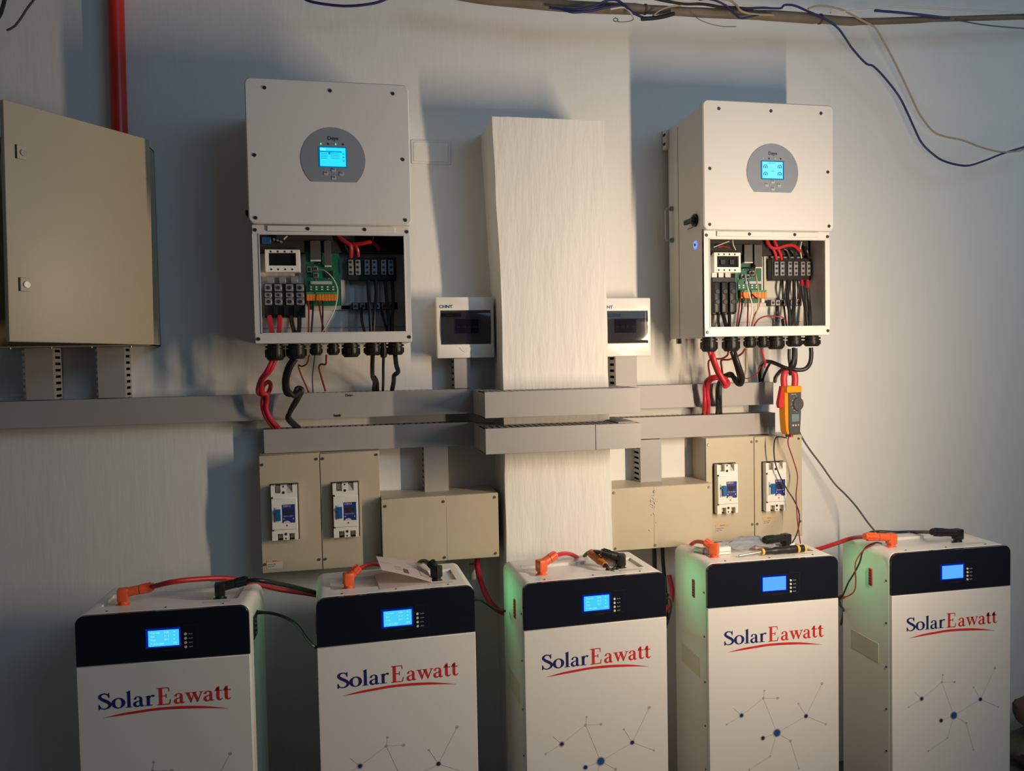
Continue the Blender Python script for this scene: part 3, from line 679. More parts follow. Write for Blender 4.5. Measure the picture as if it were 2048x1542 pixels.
        WI += [([(0.041,-0.15,0.2967),(0.0442,-0.155,0.284),(0.055,-0.16,0.2709),(0.0765,-0.165,0.2718),(0.0981,-0.17,0.2782),(0.1227,-0.17,0.2771),(0.1519,-0.155,0.2626)], .0050, 'redc'),
               ([(0.0655,-0.15,0.297),(0.0702,-0.155,0.2801),(0.0763,-0.155,0.2718)], .0050, 'redc'),
               ([(0.0609,-0.155,0.2689),(0.0698,-0.15,0.2557),(0.0789,-0.142,0.2386)], .0045, 'redc'),
               ([(0.0762,-0.155,0.269),(0.0867,-0.15,0.2558),(0.0959,-0.142,0.2387)], .0045, 'redc'),
               ([(0.0977,-0.15,0.2713),(0.11,-0.15,0.2644),(0.1239,-0.142,0.2416)], .004, 'blackc'),
               ([(0.1224,-0.15,0.2673),(0.1301,-0.15,0.2589),(0.1457,-0.142,0.2418)], .004, 'blackc'),
               ([(0.1598,-0.15,0.2929),(0.1519,-0.155,0.2696),(0.1645,-0.142,0.2433)], .002, 'whitec'),
               ([(0.1722,-0.15,0.2789),(0.1759,-0.155,0.2614),(0.1896,-0.142,0.2406)], .004, 'blackc'),
               ([(-0.1203,-0.145,0.0726),(-0.1279,-0.16,0.0526),(-0.135,-0.18,0.0298)], .0045, 'blackc'),
               ([(-0.1053,-0.145,0.0725),(-0.107,-0.16,0.0524),(-0.1114,-0.18,0.0295)], .0060, 'blackc'),
               ([(-0.0828,-0.145,0.0723),(-0.0906,-0.16,0.0522),(-0.101,-0.18,0.0294)], .0055, 'blackc'),
               ([(-0.046,-0.142,0.1174),(-0.0588,-0.16,0.0851),(-0.0781,-0.18,0.0291)], .0024, 'redd'),
               ([(-0.0384,-0.142,0.1174),(-0.0497,-0.16,0.0851),(-0.0722,-0.18,0.0291)], .0024, 'blackc'),
               ([(-0.0193,-0.142,0.1173),(-0.0293,-0.16,0.0794),(-0.0423,-0.18,0.0287)], .0024, 'redd'),
               ([(-0.0287,-0.145,0.1917),(-0.0378,-0.17,0.1615),(-0.0318,-0.175,0.128),(-0.0231,-0.175,0.0894),(-0.0354,-0.18,0.0286)], .0020, 'whitec'),
               ([(0.0034,-0.145,0.2141),(-0.0055,-0.17,0.1781),(-0.0016,-0.175,0.1335),(-0.0035,-0.175,0.0893),(-0.0175,-0.178,0.0561),(-0.0279,-0.18,0.0286)], .0024, 'tanc'),
               ([(-0.0065,-0.145,0.1304),(-0.0011,-0.16,0.1181),(0.0083,-0.165,0.1149),(-0.0008,-0.17,0.0841),(-0.0175,-0.178,0.0644),(-0.0279,-0.18,0.0286)], .0022, 'redd'),
               ([(-0.0219,-0.18,0.0285),(-0.0039,-0.175,0.0506),(0.0232,-0.17,0.0612),(0.0627,-0.165,0.0616),(0.0873,-0.17,0.0542),(0.0904,-0.18,0.0272)], .0022, 'redd'),
               ([(-0.0308,-0.142,0.119),(-0.0463,-0.16,0.1321),(-0.0337,-0.145,0.1444)], .0018, 'redd'),
               ([(-0.0422,-0.145,0.2112),(-0.0305,-0.16,0.2109),(-0.0121,-0.165,0.2062),(0.0007,-0.15,0.2191)], .0028, 'blackc'),
               ([(0.0997,-0.14,0.1742),(0.0943,-0.15,0.1465),(0.1009,-0.14,0.1164)], .0035, 'blackc'),
               ([(0.12,-0.14,0.1742),(0.1075,-0.155,0.118),(0.1044,-0.17,0.0778),(0.1002,-0.18,0.0271)], .0058, 'blackc'),
               ([(0.1387,-0.14,0.1742),(0.1292,-0.155,0.1179),(0.1167,-0.17,0.0777),(0.1027,-0.18,0.027)], .0052, 'blackc'),
               ([(0.1512,-0.14,0.1742),(0.1464,-0.15,0.1464),(0.1524,-0.14,0.1161)], .0032, 'blackc'),
               ([(0.1653,-0.14,0.1742),(0.1627,-0.145,0.1638),(0.1605,-0.15,0.1549)], .0050, 'redc'),
               ([(0.1605,-0.15,0.1554),(0.1619,-0.155,0.1178),(0.1601,-0.17,0.0774),(0.1606,-0.18,0.0264)], .0050, 'blackc'),
               ([(0.1848,-0.14,0.1742),(0.1825,-0.145,0.1638),(0.1802,-0.15,0.1492)], .0050, 'redc'),
               ([(0.1802,-0.15,0.1498),(0.1806,-0.155,0.1064),(0.174,-0.17,0.0716),(0.1674,-0.18,0.0263)], .0055, 'blackc'),
               ([(0.079,-0.14,0.0911),(0.0746,-0.15,0.0708),(0.0887,-0.12,0.0525)], .0045, 'blackc'),
               ([(0.1038,-0.14,0.0937),(0.0949,-0.16,0.07),(0.0889,-0.18,0.0272)], .0030, 'blackc'),
               ([(-0.1355,-0.15,0.2735),(-0.1206,-0.15,0.2791),(-0.0846,-0.15,0.2918)], .0014, 'whitec'),
               ([(-0.1207,-0.15,0.2736),(-0.1057,-0.15,0.2765),(-0.0797,-0.14,0.274)], .0025, 'redd'),
               ([(-0.0726,-0.15,0.2955),(-0.0698,-0.15,0.2796),(-0.0598,-0.145,0.2665)], .0014, 'whitec'),
               ([(0.09,-0.16,0.028),(0.1047,-0.13,0.0518)], .005, 'greyc')]
    for pts, r, m in WI: B().tube(pts, r, n=8, step=5).obj('wire', m, t)
    # wiring pillar lines of the rear plate
    for x in ((.035, .055, .10) if L else (-.12, .02)):
        B().box(x, x+.006, -.1062, -.1042, .03, .16).obj('rear_rib', 'plate', t)
    B().box(-.199, .199, -.107, -.1043, .045, .048).obj('rear_fold', 'plate', t)
    for o in t.children:
        if o not in before: o.location.y -= .045            # the whole wiring tray sits this far forward of the case
    # cable glands under the box
    if L: gl = [([(-0.1619,-0.2,-0.002)][0][0], .0255, .044), ([(-0.1058,-0.2,-0.0029)][0][0], .0265, .041), ([(-0.0533,-0.19,-0.0036)][0][0], .0165, .032), ([(-0.0072,-0.19,-0.0043)][0][0], .0165, .032), ([(0.0401,-0.2,-0.0053)][0][0], .0245, .039), ([(0.1001,-0.2,-0.0062)][0][0], .0245, .035), ([(0.1294,-0.23,-0.0073)][0][0], .010, .042), ([(0.1621,-0.2,-0.0072)][0][0], .0240, .035)]
    else: gl = [([(-0.1559,-0.2,-0.0028)][0][0], .0250, .044), ([(-0.0837,-0.2,-0.0038)][0][0], .0260, .044), ([(-0.0234,-0.19,-0.0044)][0][0], .0185, .034), ([(0.0202,-0.19,-0.005)][0][0], .0170, .034), ([(0.0661,-0.2,-0.0059)][0][0], .0260, .040), ([(0.1301,-0.2,-0.0069)][0][0], .0245, .033), ([(0.19,-0.2,-0.0077)][0][0], .0255, .033)]
    for x, r, h in gl:
        place('cable_gland', gland_mesh(r, h), t, (x, -.205 if r < .02 else -.20, 0))
    if not L:
        q = [(-0.1886,-0.05,-0.0166)]
        B().cyl((q[0][0], q[0][1], .0), (q[0][0], q[0][1], -.016), .009, n=8).obj('earth_bolt', 'metal', t)
    return t
inverter('L', -.0476, 1.4854, 'white inverter with open wiring box on the left, screen showing a text menu')
inverter('R', 1.2164, 1.4865, 'white inverter with open wiring box on the right, screen showing four gauges')

# ------------------------------------------------------------------ cables between inverters and trunking
cable('power_cable', [(-0.2163,-0.2,1.4455),(-0.2315,-0.2,1.4147),(-0.2527,-0.18,1.3871),(-0.2637,-0.15,1.3584),(-0.2579,-0.13,1.3467),(-0.2418,-0.12,1.3476),(-0.2315,-0.12,1.3707),(-0.2363,-0.14,1.3821),(-0.251,-0.14,1.3683),(-0.2541,-0.12,1.339),(-0.2567,-0.11,1.3098),(-0.2493,-0.1,1.28),(-0.2354,-0.05,1.2463)], .0062, 'redc', 'thick red cable looping down from the left inverter, outer of its red pair')
cable('power_cable', [(-0.2083,-0.2,1.4453),(-0.2232,-0.2,1.4145),(-0.2449,-0.19,1.3906),(-0.2539,-0.16,1.3655),(-0.2516,-0.145,1.3508),(-0.2426,-0.135,1.3465),(-0.2434,-0.12,1.328),(-0.2463,-0.115,1.3062),(-0.2373,-0.1,1.276),(-0.2201,-0.05,1.2457)], .0062, 'redc', 'thick red cable from the left inverter, inner of its red pair')
cable('power_cable', [(-0.1639,-0.2,1.4445),(-0.1798,-0.19,1.4204),(-0.1898,-0.17,1.3888),(-0.1907,-0.15,1.3563),(-0.1816,-0.14,1.3443),(-0.1667,-0.13,1.3477),(-0.1593,-0.12,1.3623),(-0.1462,-0.12,1.3558),(-0.161,-0.12,1.3255),(-0.1801,-0.11,1.2965),(-0.1902,-0.1,1.2744),(-0.1718,-0.05,1.2439)], .0066, 'blackc', 'thick black cable looping down from the left inverter, outer of its black pair')
cable('power_cable', [(-0.1555,-0.2,1.4443),(-0.1703,-0.2,1.4203),(-0.1807,-0.19,1.389),(-0.1815,-0.165,1.3602),(-0.1688,-0.15,1.3415),(-0.1609,-0.14,1.3444),(-0.1527,-0.13,1.3509),(-0.1514,-0.125,1.3471),(-0.17,-0.12,1.3185),(-0.1845,-0.11,1.2894),(-0.1833,-0.1,1.2723),(-0.1628,-0.05,1.2436)], .0066, 'blackc', 'thick black cable from the left inverter, inner of its black pair')
cable('signal_wire', [(-0.1199,-0.2,1.4541),(-0.1261,-0.19,1.4332),(-0.1412,-0.17,1.4236),(-0.1527,-0.15,1.4265),(-0.1491,-0.11,1.4008),(-0.1406,-0.06,1.37),(-0.1336,-0.035,1.3466)], .0022, 'redd', 'thin dark red wire bent under the left inverter, beside the black pair')
cable('signal_wire', [(-0.1051,-0.19,1.4538),(-0.1113,-0.15,1.4256),(-0.1188,-0.09,1.3887),(-0.1209,-0.035,1.3462)], .0019, 'greyc', 'thin grey wire hanging straight under the left inverter')
cable('signal_wire', [(-0.074,-0.2,1.4532),(-0.0771,-0.18,1.4287),(-0.0899,-0.16,1.4288),(-0.0973,-0.14,1.4199),(-0.0937,-0.09,1.3918),(-0.0854,-0.035,1.349)], .0026, 'redd', 'thin dark red wire with a kink under the middle of the left inverter')
cable('mains_cable', [(0.0518,-0.2,1.4509),(0.0503,-0.18,1.4153),(0.0518,-0.13,1.3891),(0.0578,-0.09,1.3732),(0.0564,-0.05,1.3513),(0.0577,-0.035,1.3412)], .0062, 'blackc', 'black cable with a tie under the left inverter, left of its three right-hand cables')
cable('mains_cable', [(0.0575,-0.12,1.3888),(0.0652,-0.09,1.3731),(0.0679,-0.035,1.3428)], .0050, 'blackc', 'short black cable tail spliced under the left inverter')
cable('mains_cable', [(0.0806,-0.22,1.4432),(0.0806,-0.18,1.4146),(0.0822,-0.11,1.3769),(0.0829,-0.035,1.3424)], .0042, 'blackc', 'thin straight black cable under the left inverter, between two thicker ones')
cable('mains_cable', [(0.1138,-0.2,1.4497),(0.1182,-0.17,1.4209),(0.1241,-0.14,1.4023),(0.1139,-0.12,1.3911),(0.1136,-0.08,1.3716),(0.1093,-0.035,1.3398)], .0068, 'blackc', 'kinked black cable under the left inverter, rightmost of its cables')
# right inverter
cable('power_cable', [(1.0616,-0.2,1.4435),(1.0709,-0.2,1.4177),(1.0914,-0.19,1.3795),(1.1082,-0.19,1.3492),(1.1217,-0.18,1.3345),(1.1427,-0.16,1.3414),(1.1381,-0.15,1.3575),(1.1201,-0.14,1.3638),(1.1008,-0.13,1.362),(1.089,-0.12,1.3498),(1.0852,-0.115,1.3292),(1.0877,-0.11,1.3043),(1.0909,-0.1,1.2686),(1.112,-0.05,1.2396)], .0068, 'redc', 'thick red cable under the right inverter, left of its red pair')
cable('power_cable', [(1.069,-0.2,1.4434),(1.0724,-0.21,1.4176),(1.0929,-0.2,1.3796),(1.1097,-0.2,1.3514),(1.121,-0.19,1.3409),(1.1355,-0.17,1.3479),(1.1276,-0.16,1.356),(1.113,-0.15,1.3601),(1.0981,-0.14,1.3562),(1.0908,-0.13,1.3439),(1.092,-0.12,1.3251),(1.0946,-0.115,1.3043),(1.102,-0.105,1.2789),(1.1244,-0.05,1.2392)], .0068, 'redc', 'thick red cable under the right inverter, right of its red pair')
cable('power_cable', [(1.1353,-0.2,1.4422),(1.1447,-0.2,1.4162),(1.1614,-0.19,1.3779),(1.1719,-0.18,1.3574),(1.1844,-0.16,1.3424),(1.1809,-0.15,1.3462),(1.1729,-0.14,1.3605),(1.1677,-0.12,1.3663),(1.1571,-0.11,1.3623),(1.1464,-0.1,1.3499),(1.1383,-0.1,1.3314),(1.1358,-0.1,1.3025),(1.1415,-0.09,1.2664),(1.1597,-0.05,1.238)], .0070, 'blackc', 'thick black cable under the right inverter, left of its black pair')
cable('power_cable', [(1.1428,-0.2,1.4421),(1.147,-0.21,1.4161),(1.1659,-0.2,1.3779),(1.1764,-0.19,1.3575),(1.1761,-0.18,1.3411),(1.1704,-0.17,1.341),(1.1647,-0.16,1.353),(1.1591,-0.15,1.3712),(1.1538,-0.13,1.3689),(1.1457,-0.115,1.3606),(1.1391,-0.11,1.3441),(1.1377,-0.11,1.3194),(1.1435,-0.1,1.2856),(1.1688,-0.05,1.2377)], .0070, 'blackc', 'thick black cable under the right inverter, right of its black pair')
cable('signal_wire', [(1.1234,-0.2,1.4414),(1.1252,-0.19,1.4305),(1.1167,-0.17,1.4208),(1.1027,-0.15,1.4201),(1.0937,-0.13,1.4152),(1.1057,-0.1,1.3963),(1.1136,-0.09,1.3753),(1.1145,-0.09,1.3608)], .0030, 'redd', 'dark red wire arching left under the right inverter behind the red pair')
cable('signal_wire', [(1.1795,-0.2,1.4494),(1.1739,-0.19,1.4356),(1.1668,-0.17,1.4258),(1.1507,-0.15,1.4171),(1.1355,-0.13,1.4153),(1.1452,-0.11,1.3956),(1.1583,-0.09,1.3743),(1.1653,-0.08,1.3552),(1.1874,-0.04,1.3388)], .0030, 'redd', 'dark red wire sweeping behind the black pair under the right inverter')
cable('signal_wire', [(1.1838,-0.2,1.4493),(1.1986,-0.17,1.4252),(1.2132,-0.14,1.4005),(1.2195,-0.13,1.3859),(1.2214,-0.12,1.3692),(1.219,-0.12,1.3568)], .0030, 'tanc', 'tan twisted wire hanging straight under the right inverter')
cable('signal_wire', [(1.2115,-0.13,1.3573),(1.2325,-0.12,1.3555),(1.2537,-0.11,1.3599),(1.2752,-0.1,1.3718),(1.2923,-0.09,1.3922)], .0018, 'redd', 'very thin red wire curving between black cables under the right inverter')
cable('signal_wire', [(1.2349,-0.2,1.4484),(1.2458,-0.19,1.4263),(1.2579,-0.18,1.4059),(1.2612,-0.17,1.3936),(1.269,-0.16,1.3903)], .0030, 'redc', 'short red wire ending in mid air under the right inverter')
cable('mains_cable', [(1.3284,-0.2,1.4468),(1.3282,-0.2,1.4186),(1.3314,-0.2,1.3943),(1.3372,-0.19,1.3657)], .0050, 'blackc', 'straight black cable through the clamp meter jaws, leftmost of the three')
cable('mains_cable', [(1.344,-0.2,1.4486),(1.3373,-0.21,1.4184),(1.3331,-0.21,1.3984),(1.328,-0.2,1.3863),(1.3162,-0.19,1.3895),(1.3013,-0.17,1.4009),(1.2939,-0.14,1.4081),(1.296,-0.1,1.4048),(1.3078,-0.06,1.3874),(1.3163,-0.04,1.3591),(1.3213,-0.035,1.3416)], .0062, 'blackc', 'black cable from the clamp meter jaws arching left into the trunking')
cable('mains_cable', [(1.3495,-0.2,1.4485),(1.3493,-0.2,1.4182),(1.3508,-0.19,1.3938),(1.3422,-0.18,1.3827),(1.3317,-0.16,1.3838),(1.3392,-0.12,1.3706),(1.3565,-0.07,1.3545),(1.3714,-0.04,1.3405)], .0062, 'blackc', 'black cable dropping beside the clamp meter into the end of the trunking')
cable('mains_cable', [(1.4032,-0.2,1.4496),(1.4041,-0.2,1.4253),(1.3995,-0.2,1.401),(1.386,-0.2,1.385),(1.3689,-0.195,1.3803),(1.3496,-0.19,1.3827),(1.3363,-0.175,1.3849)], .0066, 'blackc', 'rightmost black cable under the right inverter, bending left to the clamp meter')
cable('mains_cable', [(1.3086,-0.12,1.4025),(1.3209,-0.08,1.3852),(1.3259,-0.05,1.3591),(1.3295,-0.035,1.3414)], .0040, 'blackc', 'thin black cable slanting into the right trunking')

# ------------------------------------------------------------------ clamp meter
cm = [(1.3392,-0.185,1.1793),(1.34,-0.185,1.299),(1.3062,-0.185,1.2686),(1.3718,-0.185,1.2666)]
mt = thing('clamp_meter', 'amber and grey clamp meter with red jaws hanging on the right inverter cables', 'meter', cm[0], math.radians(14))
mw = .0295; mh = .150
out = [(-mw*.62, 0), (mw*.62, 0), (mw*.82, .012), (mw*.95, .055), (mw*1.02, .10), (mw*1.0, mh), (-mw*1.0, mh), (-mw*1.02, .10), (-mw*.97, .05), (-mw*.84, .012)]
B().prism(out[::-1], -.012, .020, .004).obj('meter_shell', 'meter_y', mt)
out2 = [(-mw*.5, -.001), (mw*.66, -.001), (mw*.86, .012), (mw*.98, .055), (mw*1.04, .132), (-mw*.68, .132), (-mw*.66, .02)]
B().prism(out2[::-1], -.019, .012, .003).obj('meter_face', 'meter_g', mt)
B().prism(rrect(-mw*1.03, mw*1.03, .131, mh+.002, .004), -.0205, .018, .002).obj('top_bumper', 'meter_y', mt)
B().box(-mw*.42, mw*.62, -.0205, -.0185, .040, .064, .001).obj('meter_screen', 'lcd', mt)
dl = B().cyl((mw*.42, -.018, .095), (mw*.42, -.0245, .095), .0215, .0200, 24).obj('range_dial', 'meter_g', mt)
B().box(mw*.42-.0015, mw*.42+.0015, -.0255, -.024, .084, .110).obj('dial_pointer', 'greyc', dl)
b = B()
for k in range(7):
    a = math.radians(100+k*26); x = mw*.42+.0255*math.cos(a); z = .095+.0255*math.sin(a); text(b, ('A', 'V', 'mV', 'R', 'Hz', 'OFF', 'W')[k], x-.0015, z-.0015, .0045, -.0194)
text(b, '376 FC', -mw*.5, .124, .0055, -.0194, wide=.020)
b.obj('dial_print', 'whitec', mt)
for k, m in enumerate(('dot', 'dot', 'yel')): B().cyl((-.008+.011*k, -.0185, .029), (-.008+.011*k, -.0205, .029), .0028, n=10).obj('meter_button', m, mt)
for sgn in (-1, 1):
    pts = [(sgn*mw*.72, .002, mh-.002), (sgn*mw*.80, .002, mh+.022), (sgn*mw*.64, .002, mh+.043), (sgn*mw*.06, .002, mh+.053)]
    B().tube(pts, [.0105, .0105, .0095, .0065], n=10).obj('jaw', 'meter_r', mt)
B().prism([(-mw*1.0, .082), (-mw*.9, .150), (-mw*1.15, .152), (-mw*1.62, .098), (-mw*1.50, .084)], -.004, .014, .003).obj('jaw_trigger', 'meter_r', mt)
B().cyl((.004, 0, -.010), (.004, 0, .002), .006).obj('red_probe_plug', 'meter_r', mt); B().cyl((-.012, 0, -.008), (-.012, 0, .002), .006).obj('black_probe_plug', 'black', mt)
cable('test_lead', [(1.3397,-0.18,1.1723),(1.3409,-0.17,1.1635),(1.3476,-0.16,1.1405),(1.3691,-0.15,1.0948),(1.3832,-0.15,1.0503),(1.3814,-0.155,1.0248),(1.3672,-0.17,0.9842),(1.3505,-0.2,0.9472),(1.3226,-0.25,0.9202),(1.2972,-0.3,0.8907),(1.2831,-0.33,0.8697)], .0018, 'redd', 'thin red test lead hanging from the clamp meter', 'test lead')
cable('test_lead', [(1.3305,-0.18,1.1664),(1.3178,-0.17,1.1693),(1.305,-0.16,1.1672),(1.3011,-0.155,1.1497),(1.3029,-0.15,1.1148),(1.3083,-0.15,1.0802),(1.3219,-0.155,1.039),(1.3412,-0.16,1.0009),(1.3552,-0.18,0.9658),(1.3577,-0.2,0.9353),(1.3348,-0.24,0.9142),(1.3029,-0.28,0.8882),(1.2565,-0.33,0.8733)], .0020, 'blackc', 'thin black test lead looping from the clamp meter to the battery top', 'test lead')
cable('thin_cable', [(1.4626,-0.03,1.1863),(1.4576,-0.05,1.1607),(1.4813,-0.06,1.1151),(1.5199,-0.07,1.0597),(1.5568,-0.09,0.9969),(1.5766,-0.12,0.9644),(1.5885,-0.16,0.9305),(1.5848,-0.22,0.8939),(1.5699,-0.28,0.8751)], .0030, 'greyc', 'slim dark grey cable slanting across the wall down to the rightmost battery')

# ------------------------------------------------------------------ batteries
BW2, BD2, HB = .2, .1177, .1228
G = {}
def stroke(pts, ws, n=18):
    """ribbon polygon along a spline with per-point widths"""
    P = [Vector((p[0], p[1])) for p in pts]; out = []; W = []
    Q = [P[0]*2-P[1]]+P+[P[-1]*2-P[-2]]; ww = [ws[0]]+list(ws)+[ws[-1]]
    st = max(3, n//max(1, len(P)-1))
    for i in range(1, len(Q)-2):
        a, b, c, d = Q[i-1:i+3]
        for k in range(st):
            u = k/st; out.append(.5*((2*b)+(c-a)*u+(2*a-5*b+4*c-d)*u*u+(3*b-a-3*c+d)*u**3)); W.append(ww[i]*(1-u)+ww[i+1]*u)
    out.append(P[-1]); W.append(ws[-1])
    l, r = [], []
    for i, p in enumerate(out):
        t = (out[min(i+1, len(out)-1)]-out[max(i-1, 0)]).normalized(); nrm = Vector((-t.y, t.x))
        l.append(p+nrm*W[i]/2); r.append(p-nrm*W[i]/2)
    return list(zip(l, r))
def ell(cx, cz, a, b, t0, t1, n=24): return [(cx+a*math.cos(math.radians(t0+(t1-t0)*k/n)), cz+b*math.sin(math.radians(t0+(t1-t0)*k/n))) for k in range(n+1)]
def rect(x0, x1, z0, z1): return ('p', [(x0, z0), (x1, z0), (x1, z1), (x0, z1)])
# glyphs on a unit cap height: ('p', polygon) or ('s', spine, widths); x-height .64; advance width last
G['S'] = ([('s', [(.50, .74), (.44, .90), (.28, .965), (.12, .88), (.10, .74), (.22, .60), (.40, .47), (.53, .32), (.50, .14), (.33, .03), (.15, .07), (.06, .24)], [.04, .06, .07, .12, .14, .16, .17, .15, .12, .07, .05, .04]), ('p', [(.47, .70), (.52, .70), (.52, 1.0), (.49, 1.0), (.45, .93)]), ('p', [(.03, .30), (.08, .30), (.12, .08), (.07, -.01), (.03, -.01)])], .62)
G['o'] = ([('s', ell(.29, .32, .225, .30, 90, 450, 16), [.06, .07, .11, .15, .16, .15, .11, .07, .06, .07, .11, .15, .16, .15, .11, .07, .06])], .60)
G['l'] = ([rect(.09, .23, .03, 1.0), rect(.01, .31, 0, .04), ('p', [(.01, .985), (.12, .95), (.12, 1.0), (.23, 1.05), (.23, .95), (.09, .94)])], .33)
G['a'] = ([('s', [(.10, .46), (.14, .58), (.25, .62), (.35, .56), (.37, .44), (.37, .10), (.42, .03), (.52, .06)], [.12, .07, .05, .09, .13, .13, .09, .03]), ('s', [(.37, .37), (.22, .33), (.10, .25), (.09, .12), (.17, .03), (.28, .05), (.37, .14)], [.04, .06, .11, .13, .10, .06, .05])], .54)
G['r'] = ([rect(.09, .23, .03, .62), rect(.01, .34, 0, .04), ('p', [(.01, .60), (.12, .57), (.23, .66), (.23, .56), (.09, .55)]), ('s', [(.20, .44), (.27, .57), (.36, .62), (.43, .56)], [.04, .06, .09, .12])], .47)
G['E'] = ([rect(.10, .26, .02, .98), rect(.02, .58, .95, 1.0), rect(.02, .62, 0, .05), rect(.2, .46, .49, .54), ('p', [(.55, .98), (.60, .98), (.61, .75), (.58, .75)]), ('p', [(.57, .02), (.63, .02), (.67, .28), (.63, .28)]), rect(.43, .47, .40, .63)], .68)
G['w'] = ([('p', [(.06, .62), (.21, .62), (.33, .16), (.27, -.01)]), ('p', [(.25, .02), (.29, -.01), (.46, .56), (.42, .60)]), ('p', [(.36, .62), (.51, .62), (.64, .16), (.58, -.01)]), ('p', [(.56, .02), (.60, -.01), (.82, .60), (.77, .62)]), rect(.0, .27, .60, .64), rect(.32, .57, .60, .64), rect(.69, .88, .60, .64)], .86)
G['t'] = ([('s', [(.17, .78), (.17, .5), (.17, .16), (.22, .05), (.31, .04), (.39, .12)], [.13, .14, .14, .11, .07, .03]), rect(.02, .37, .58, .635), ('p', [(.03, .62), (.10, .70), (.14, .84), (.24, .86), (.24, .60)])], .40)
def word(b, s, x, z, h, y, sx):
    for ch in s:
        shapes, adv = G[ch]
        for sh in shapes:
            t = bmesh.new()
            if sh[0] == 'p':
                t.faces.new([t.verts.new((x+p[0]*h*sx, y, z+p[1]*h)) for p in sh[1]])
                bmesh.ops.triangulate(t, faces=t.faces[:], ngon_method='EAR_CLIP')
            else:
                prs = stroke(sh[1], sh[2]); vs = [(t.verts.new((x+l.x*h*sx, y, z+l.y*h)), t.verts.new((x+r.x*h*sx, y, z+r.y*h))) for l, r in prs]
                for p, q in zip(vs, vs[1:]): t.faces.new((p[0], p[1], q[1], q[0]))
            for f in t.faces:
                f.normal_update()
                if f.normal.y > 0: f.normal_flip()
            r_ = bmesh.ops.extrude_face_region(t, geom=t.faces[:])
            for e in r_['geom']:
                if isinstance(e, bmesh.types.BMVert): e.co.y += .0003
            b.add(t)
        x += adv*h*sx
    return x
def wlen(s): return sum(G[c][1] for c in s)
BM = {}
def build_battery_meshes():
    zt = .85
    top = zt
    prof = rrect(-BW2, BW2, .03, top, .022, 7, (0, 0, 1, 1))
    case = B().prism(prof, -BD2+.012, BD2, .002).mesh('case', 'batt')
    BM['case'] = cut(case, [(-.163, .163, -.052, .060, top-.007, top+.02)])
    BM['front_panel'] = B().box(-BW2+.0005, BW2-.0005, -BD2, -BD2+.0115, .03, top-HB-.0006, .0012).mesh('front_panel', 'batt')
    BM['fascia'] = B().prism(rrect(-BW2+.0005, BW2-.0005, top-HB+.0006, top-.0005, .022, 7, (0, 0, 1, 1)), -BD2, -BD2+.0115, .0012).mesh('fascia', 'fascia')
    x0, x1, z0, z1 = -.0350, .0355, .7639, .8028
    BM['screen_glow_rim'] = B().box(x0-.006, x1+.004, -BD2-.0005, -BD2+.0005, z0-.004, z1+.005).mesh('screen_glow_rim', 'rim')  # blurred blue glow around the screen, painted as an emissive border
    BM['screen'] = B().box(x0, x1, -BD2-.0010, -BD2, z0, z1).mesh('screen', 'scr_c')
    BM['screen_b'] = B().box(x0, x1, -BD2-.0010, -BD2, z0, z1).mesh('screen', 'scr_b')
    b = B(); yy = -BD2-.0013
    for k, rows in enumerate(((.004, 'Current', '0.00', 'A'), (.004, 'Soc', '51.2', '%'), (.004, 'Volt', '53.1', 'V'))):
        zz = z1-.0075-.0088*k; text(b, rows[1], x0+.006, zz, .0062, yy); text(b, rows[2], x0+.037, zz, .0062, yy); text(b, rows[3], x0+.058, zz, .0062, yy)
    text(b, '> next page', x0+.006, z1-.0075-.0265, .0062, yy); text(b, 'ON', x0+.056, z1-.0340, .006, yy)
    BM['screen_text'] = b.mesh('screen_text', 'scr_t')
    for k in range(4):
        BM['dot%d' % k] = B().cyl((.0503, -BD2+.001, .7893-.0106*k), (.0503, -BD2-.0015, .7893-.0106*k), .0034, .003, 12).mesh('fascia_button', 'dot')
    b = B()
    for k in range(4): text(b, ('RUN', 'ALM', 'SOC', 'RST')[k], .0575, .7876-.0106*k, .0042, -BD2-.0003, wide=.009)
    BM['button_lettering'] = b.mesh('button_lettering', 'greyp')
    b = B()
    for xa, xb, za, zb in ((.046, .078, .8105, .8112), (.078, .0787, .756, .8112), (.060, .078, .7525, .7532), (-.042, .05, .7535, .7541), (-.006, .020, .7512, .7526)):
        b.box(xa, xb, -BD2-.0003, -BD2+.0005, za, zb)
    BM['module_outline'] = b.mesh('module_outline', 'faint')
    # brand word : dark blue then red, with a swoosh
    b = B(); h = .0395; sx = .1300/(wlen('Solar')*h); word(b, 'Solar', -.1540, .6198, h, -BD2-.0006, sx); BM['word_blue'] = b.mesh('brand_lettering', 'navy')
    b = B(); h2 = .0425; sx = .0325/(G['E'][1]*h2); xe = word(b, 'E', -.0200, .6190, h2, -BD2-.0006, sx)
    h2 = .0400; sx = .1345/(wlen('awatt')*h2); word(b, 'awatt', .0182, .6192, h2, -BD2-.0006, sx); BM['word_red'] = b.mesh('brand_lettering', 'redp')
    up_ = [(-.1427, .5997), (-.0984, .6073), (-.0611, .6105), (-.0236, .613), (.0142, .6131), (.0523, .6113), (.0908, .6072), (.1294, .5999), (.145, .5963)]
    lo_ = [(-.1427, .5996), (-.0985, .602), (-.0613, .6044), (-.0237, .6068), (.0141, .6065), (.0522, .6047), (.0906, .6021), (.1294, .5983), (.145, .5961)]
    upc, loc = [], []
    for L_, O_ in ((up_, upc), (lo_, loc)):
        Q = [L_[0]]+L_+[L_[-1]]
        for q in range(1, len(Q)-2):
            for k in range(4):
                u = k/4; a, b2, c, d = [Vector(v) for v in Q[q-1:q+3]]
                O_.append(tuple(.5*((2*b2)+(c-a)*u+(2*a-5*b2+4*c-d)*u*u+(3*b2-a-3*c+d)*u**3)))
        O_.append(L_[-1])
